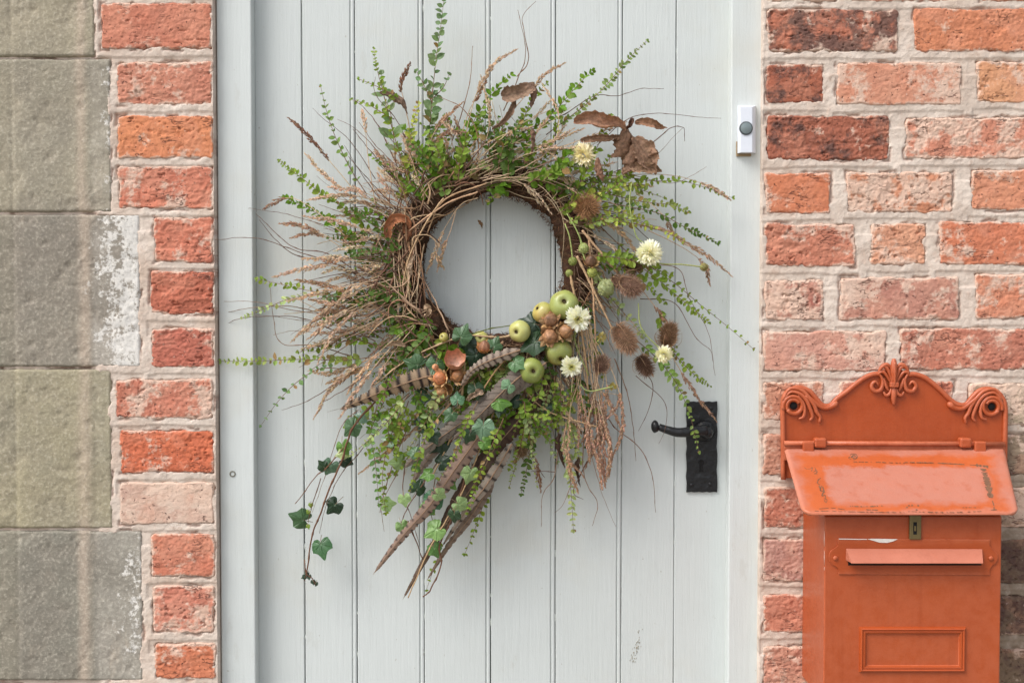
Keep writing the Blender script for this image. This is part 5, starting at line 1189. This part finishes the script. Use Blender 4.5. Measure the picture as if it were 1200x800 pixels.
for pts in ([(677, 376), (674, 400), (690, 440)], [(777, 412), (752, 385), (748, 355)], [(660, 424), (662, 405), (688, 378)], [(718, 453), (690, 458), (680, 450)], [(825, 313), (800, 310), (770, 308), (740, 296)], [(684, 291), (675, 268), (664, 250)], [(671, 305), (668, 280), (662, 262)], [(694, 318), (684, 300), (680, 280)], [(710, 335), (700, 322), (690, 300)], [(740, 215), (738, 240), (745, 275), (755, 285)]): twig(pts, .9, c(162, 170, 104), -.036, -.034, .0001, 'flower_stem', .002, nodes=False, end=.8)
# scabious seed pods
def pod(px, py, r, y, col):
    o = P(px, py, y); mb = MB(); s = r * PX
    N, Mm = 8, 14; vs = []; fs = []
    for i in range(N + 1):
        t = math.pi * i / N
        for k in range(Mm): ph = 2 * math.pi * k / Mm; vs.append(o + Vector((math.sin(t) * math.cos(ph), math.sin(t) * math.sin(ph), math.cos(t))) * s * (1 + .1 * ((i + k) % 2)))
    for i in range(N):
        for k in range(Mm): fs.append((i * Mm + k, (i + 1) * Mm + k, (i + 1) * Mm + (k + 1) % Mm, i * Mm + (k + 1) % Mm))
    mb.add(vs, fs, [jit(col, .15, rw) for _ in vs]); 
    for k in range(60):
        d = Vector((rw.gauss(0, 1), rw.gauss(0, 1), rw.gauss(0, 1))).normalized(); leaf_into(mb, o + d * s * .85, d, d.orthogonal(), s * .4, s * .2, jit(tuple(min(1, x * 1.2) for x in col), .1, rw))
    mb.build('seed_pod', M['leaf'], wth, False)
for a in ((684, 291, 5.5, -.036, c(172, 180, 116)), (671, 306, 4.5, -.036, c(150, 160, 90)), (694, 319, 5.5, -.036, c(170, 176, 96)), (710, 337, 9, -.036, c(172, 178, 130)), (825, 313, 4.5, -.02, c(160, 150, 96)), (667, 320, 4, -.03, c(160, 166, 96)), (606, 528, 3, -.01, c(150, 120, 80))): pod(*a)
# --- teasels
def teasel(px, py, rx, ry, ang, y, col=c(150, 114, 88), n=950, tilt=0., spk=4.2):
    o = P(px, py, y); T = Vector((math.cos(R(ang)), tilt, math.sin(R(ang)))).normalized(); a = T.orthogonal().normalized(); b = T.cross(a); mb = MB(); vs = []; fs = []; cc = []
    L, w = rx * PX, ry * PX; N, Mm = 12, 16
    for i in range(N + 1):
        t = math.pi * i / N
        for k in range(Mm): ph = 2 * math.pi * k / Mm; vs.append(o + T * math.cos(t) * L * .8 + (a * math.cos(ph) + b * math.sin(ph)) * math.sin(t) * w * .68); cc.append(jit(tuple(x * .62 for x in col), .2, rw))
    for i in range(N):
        for k in range(Mm): fs.append((i * Mm + k, (i + 1) * Mm + k, (i + 1) * Mm + (k + 1) % Mm, i * Mm + (k + 1) % Mm))
    mb.add(vs, fs, cc); ob = mb.build('teasel', M['moss'], wth); mb = MB()
    n = int(n * .62)
    for k in range(n):
        u = 1 - 2 * (k + .5) / n; ph = k * 2.39996; s_ = math.sqrt(1 - u * u); d = T * u * .5 + (a * math.cos(ph) + b * math.sin(ph)) * s_
        p = o + T * u * L * .78 + (a * math.cos(ph) + b * math.sin(ph)) * s_ * w * .64; dv = (d.normalized() + T * .35 + Vector((rw.gauss(0, .15), rw.gauss(0, .15), rw.gauss(0, .15)))).normalized() * (spk + 3.2) * PX * rw.uniform(.6, 1.3)
        sd = dv.cross(Vector((.3, 1, .2))).normalized() * .00050; kk = rw.uniform(.6, 1.5); mb.add([p - sd, p + sd, p + dv], [(0, 1, 2)], [tuple(x * .55 for x in col)] * 2 + [tuple(min(1, x * 1.5 * kk) for x in col)])
    mb.build('spines', M['husk'], ob, False)['kind'] = 'stuff'
    mb = MB()
    for k in range(7):
        an = k * .9; d = (a * math.cos(an) + b * math.sin(an)); base = o - T * L * .9; pts = [base + d * w * .15, base + d * w * .9 + T * L * .1, base + d * w * 1.5 + T * L * rw.uniform(.5, 1.1), base + d * w * 1.3 + T * L * rw.uniform(1., 1.6)]
        tube(mb, cr(pts, 10), [.0007 * (1 - .8 * i / 9) for i in range(10)], jit(c(160, 126, 98), .15, rw), 4)
    mb.build('bracts', M['dry'], ob)
teasel(688, 243, 13, 14, 60, -.032, c(158, 116, 82), 900, -2.2, 5); teasel(738, 335, 15, 13, -30, -.034, c(150, 116, 98), 1000); teasel(732, 397, 20, 13.5, -58, -.040, c(154, 120, 96), 1200, -.3); teasel(783, 393, 16, 11, 75, -.020, c(134, 102, 78), 900); teasel(755, 428, 13, 9.5, -60, -.022, c(112, 84, 68), 700); teasel(705, 427, 10, 9, 80, -.030, c(138, 108, 92), 700, 0, 3.5); teasel(611, 528, 7.5, 6.5, -80, -.006, c(152, 122, 92), 350, 0, 3); teasel(722, 330, 7, 6, -40, -.03, c(142, 108, 88), 350)
teasel(742, 312, 10, 8, 10, -.026, c(112, 86, 68), 500)

# --- curled dead leaves
def dead(pts, w, roll, y0, y1, col, twist=0., n=26, name='dead_leaf', a0=0., rnd=rw, tipw=.03):
    """a shrivelled leaf: pointed blade rolled across, creased between its side veins"""
    q = path3(pts, y0, y1, n, .0003, rnd, .003); m = 17; vs = []; cc = []; fs = []; ph = rnd.uniform(0, 60); inv = -1 if rnd.random() < .45 else 1; roll = min(roll, 3.5) * .95
    KK, II = np.meshgrid(np.arange(m), np.arange(n)); cr1 = fbm(II * .28 + ph, KK * .33 + ph, 3, 3) - .5; cr2 = fbm(II * .28 + ph + 40, KK * .33, 3, 9) - .5
    for i in range(n):
        t = i / (n - 1); T = (q[min(i + 1, n - 1)] - q[max(i - 1, 0)]).normalized(); nr = Vector((.15, -1, .1)); nr = (nr - T * nr.dot(T)).normalized(); sd = T.cross(nr)
        ww = w * PX * .62 * (max(0, math.sin(math.pi * min(1, .05 + .95 * t ** .8))) ** .75 * (1 - tipw) + tipw) * (1 + .16 * math.sin(8 * t + ph)); ro = roll * (.75 + .4 * math.sin(math.pi * t) + .2 * math.sin(5 * t + ph)); base = a0 + twist * (t - .3); rad = ww * 1.6 / max(.6, ro)
        for k in range(m):
            v = (k - 8) / 8; an = base + v * ro * .5; vein = math.cos((i * .8 - abs(v) * 3.2) * 1.9); rip = .00028 * vein * (1 - abs(v) * .3) + .0045 * cr1[i, k] * min(1, ww / .006); jag = 1 + (.10 * math.sin(i * 2.1 + ph) if abs(v) == 1 else 0)
            vs.append(q[i] + sd * (math.sin(an) * (rad + rip) * jag) + nr * inv * ((math.cos(an) - 1) * rad + rip) + T * .003 * cr2[i, k]); g = .93 + .10 * vein; cc.append(jit(tuple(min(1, x * g * (.70 if v == 0 else 1) * (1.12 if abs(v) > .85 else 1)) for x in col), .10, rnd))
    for i in range(n - 1):
        for k in range(m - 1): fs.append((i * m + k, i * m + k + 1, (i + 1) * m + k + 1, (i + 1) * m + k))
    mb = MB(); mb.add(vs, fs, cc); return mb.build(name, M['husk'], wth)
DL = c(155, 118, 94)
dead([(672, 143), (690, 140), (708, 144), (726, 146), (736, 156)], 27, 3.6, -.038, -.036, c(168, 126, 102), .6, 26); dead([(744, 144), (758, 144), (770, 148), (782, 150)], 15, 3.2, -.036, -.032, c(163, 122, 97), .3); dead([(680, 165), (697, 163), (715, 162), (728, 158)], 13, 4.2, -.034, -.034, c(149, 114, 91), .4)
dead([(732, 150), (733, 165), (727, 178), (716, 185)], 29, 2.8, -.040, -.036, c(130, 98, 78), 1.4); dead([(745, 160), (752, 175), (758, 190), (768, 205)], 32, 2.6, -.036, -.030, c(157, 123, 101), -1.2); dead([(752, 165), (742, 180), (738, 195), (730, 205)], 33, 2.9, -.036, -.034, c(140, 107, 87), 1.0); dead([(760, 165), (765, 182), (770, 196)], 14, 2.2, -.030, -.026, c(168, 135, 111), .8)
dead([(700, 185), (703, 200), (707, 213)], 13, 3.5, -.036, -.034, c(149, 110, 89), .5); dead([(738, 195), (755, 198), (775, 202)], 18, 2.4, -.034, -.030, c(162, 129, 105), -.9); dead([(741, 138), (738, 146), (734, 152)], 9, 3.5, -.038, -.038, c(111, 78, 63), .3)
dead([(588, 114), (602, 110), (615, 104), (626, 96)], 24, 2.0, -.030, -.028, c(141, 113, 94), .5); dead([(622, 98), (626, 110), (622, 126)], 13, 2.6, -.030, -.028, c(132, 103, 87), .5); dead([(603, 118), (598, 132), (588, 144), (576, 152)], 13, 3.6, -.030, -.028, c(147, 117, 98), .4); dead([(624, 150), (625, 165), (623, 182)], 9, 3.6, -.034, -.034, c(119, 90, 73), .3)
dead([(456, 280), (455, 266), (463, 256), (478, 258), (482, 272)], 15, 2.4, -.034, -.030, c(159, 101, 68), 1.0); dead([(474, 262), (478, 272), (476, 284)], 14, 2.8, -.032, -.030, c(135, 87, 60), .5)
dead([(497, 358), (503, 364), (498, 374)], 11, 3.0, -.03, -.03, c(176, 147, 121), 1.2); dead([(566, 458), (555, 462), (548, 470)], 11, 3.0, -.05, -.048, c(180, 151, 129), 1.0); dead([(475, 405), (462, 402), (450, 408)], 9, 3., -.03, -.03, c(180, 151, 125), 1.0)
dead([(656, 508), (654, 520), (657, 532), (662, 548)], 10, 3.4, -.02, -.008, c(86, 63, 53), .5); dead([(678, 535), (676, 550), (680, 570)], 8, 3.2, -.02, -.008, c(90, 69, 56), .5); dead([(560, 258), (564, 262), (565, 268)], 5, 3, .02, .02, c(149, 115, 85), .5); dead([(485, 300), (480, 312), (483, 322)], 8, 3.2, -.03, -.03, c(178, 150, 125), .5); dead([(445, 108), (460, 112), (472, 120), (478, 134)], 12, 3., -.02, -.02, c(123, 99, 83), .8)
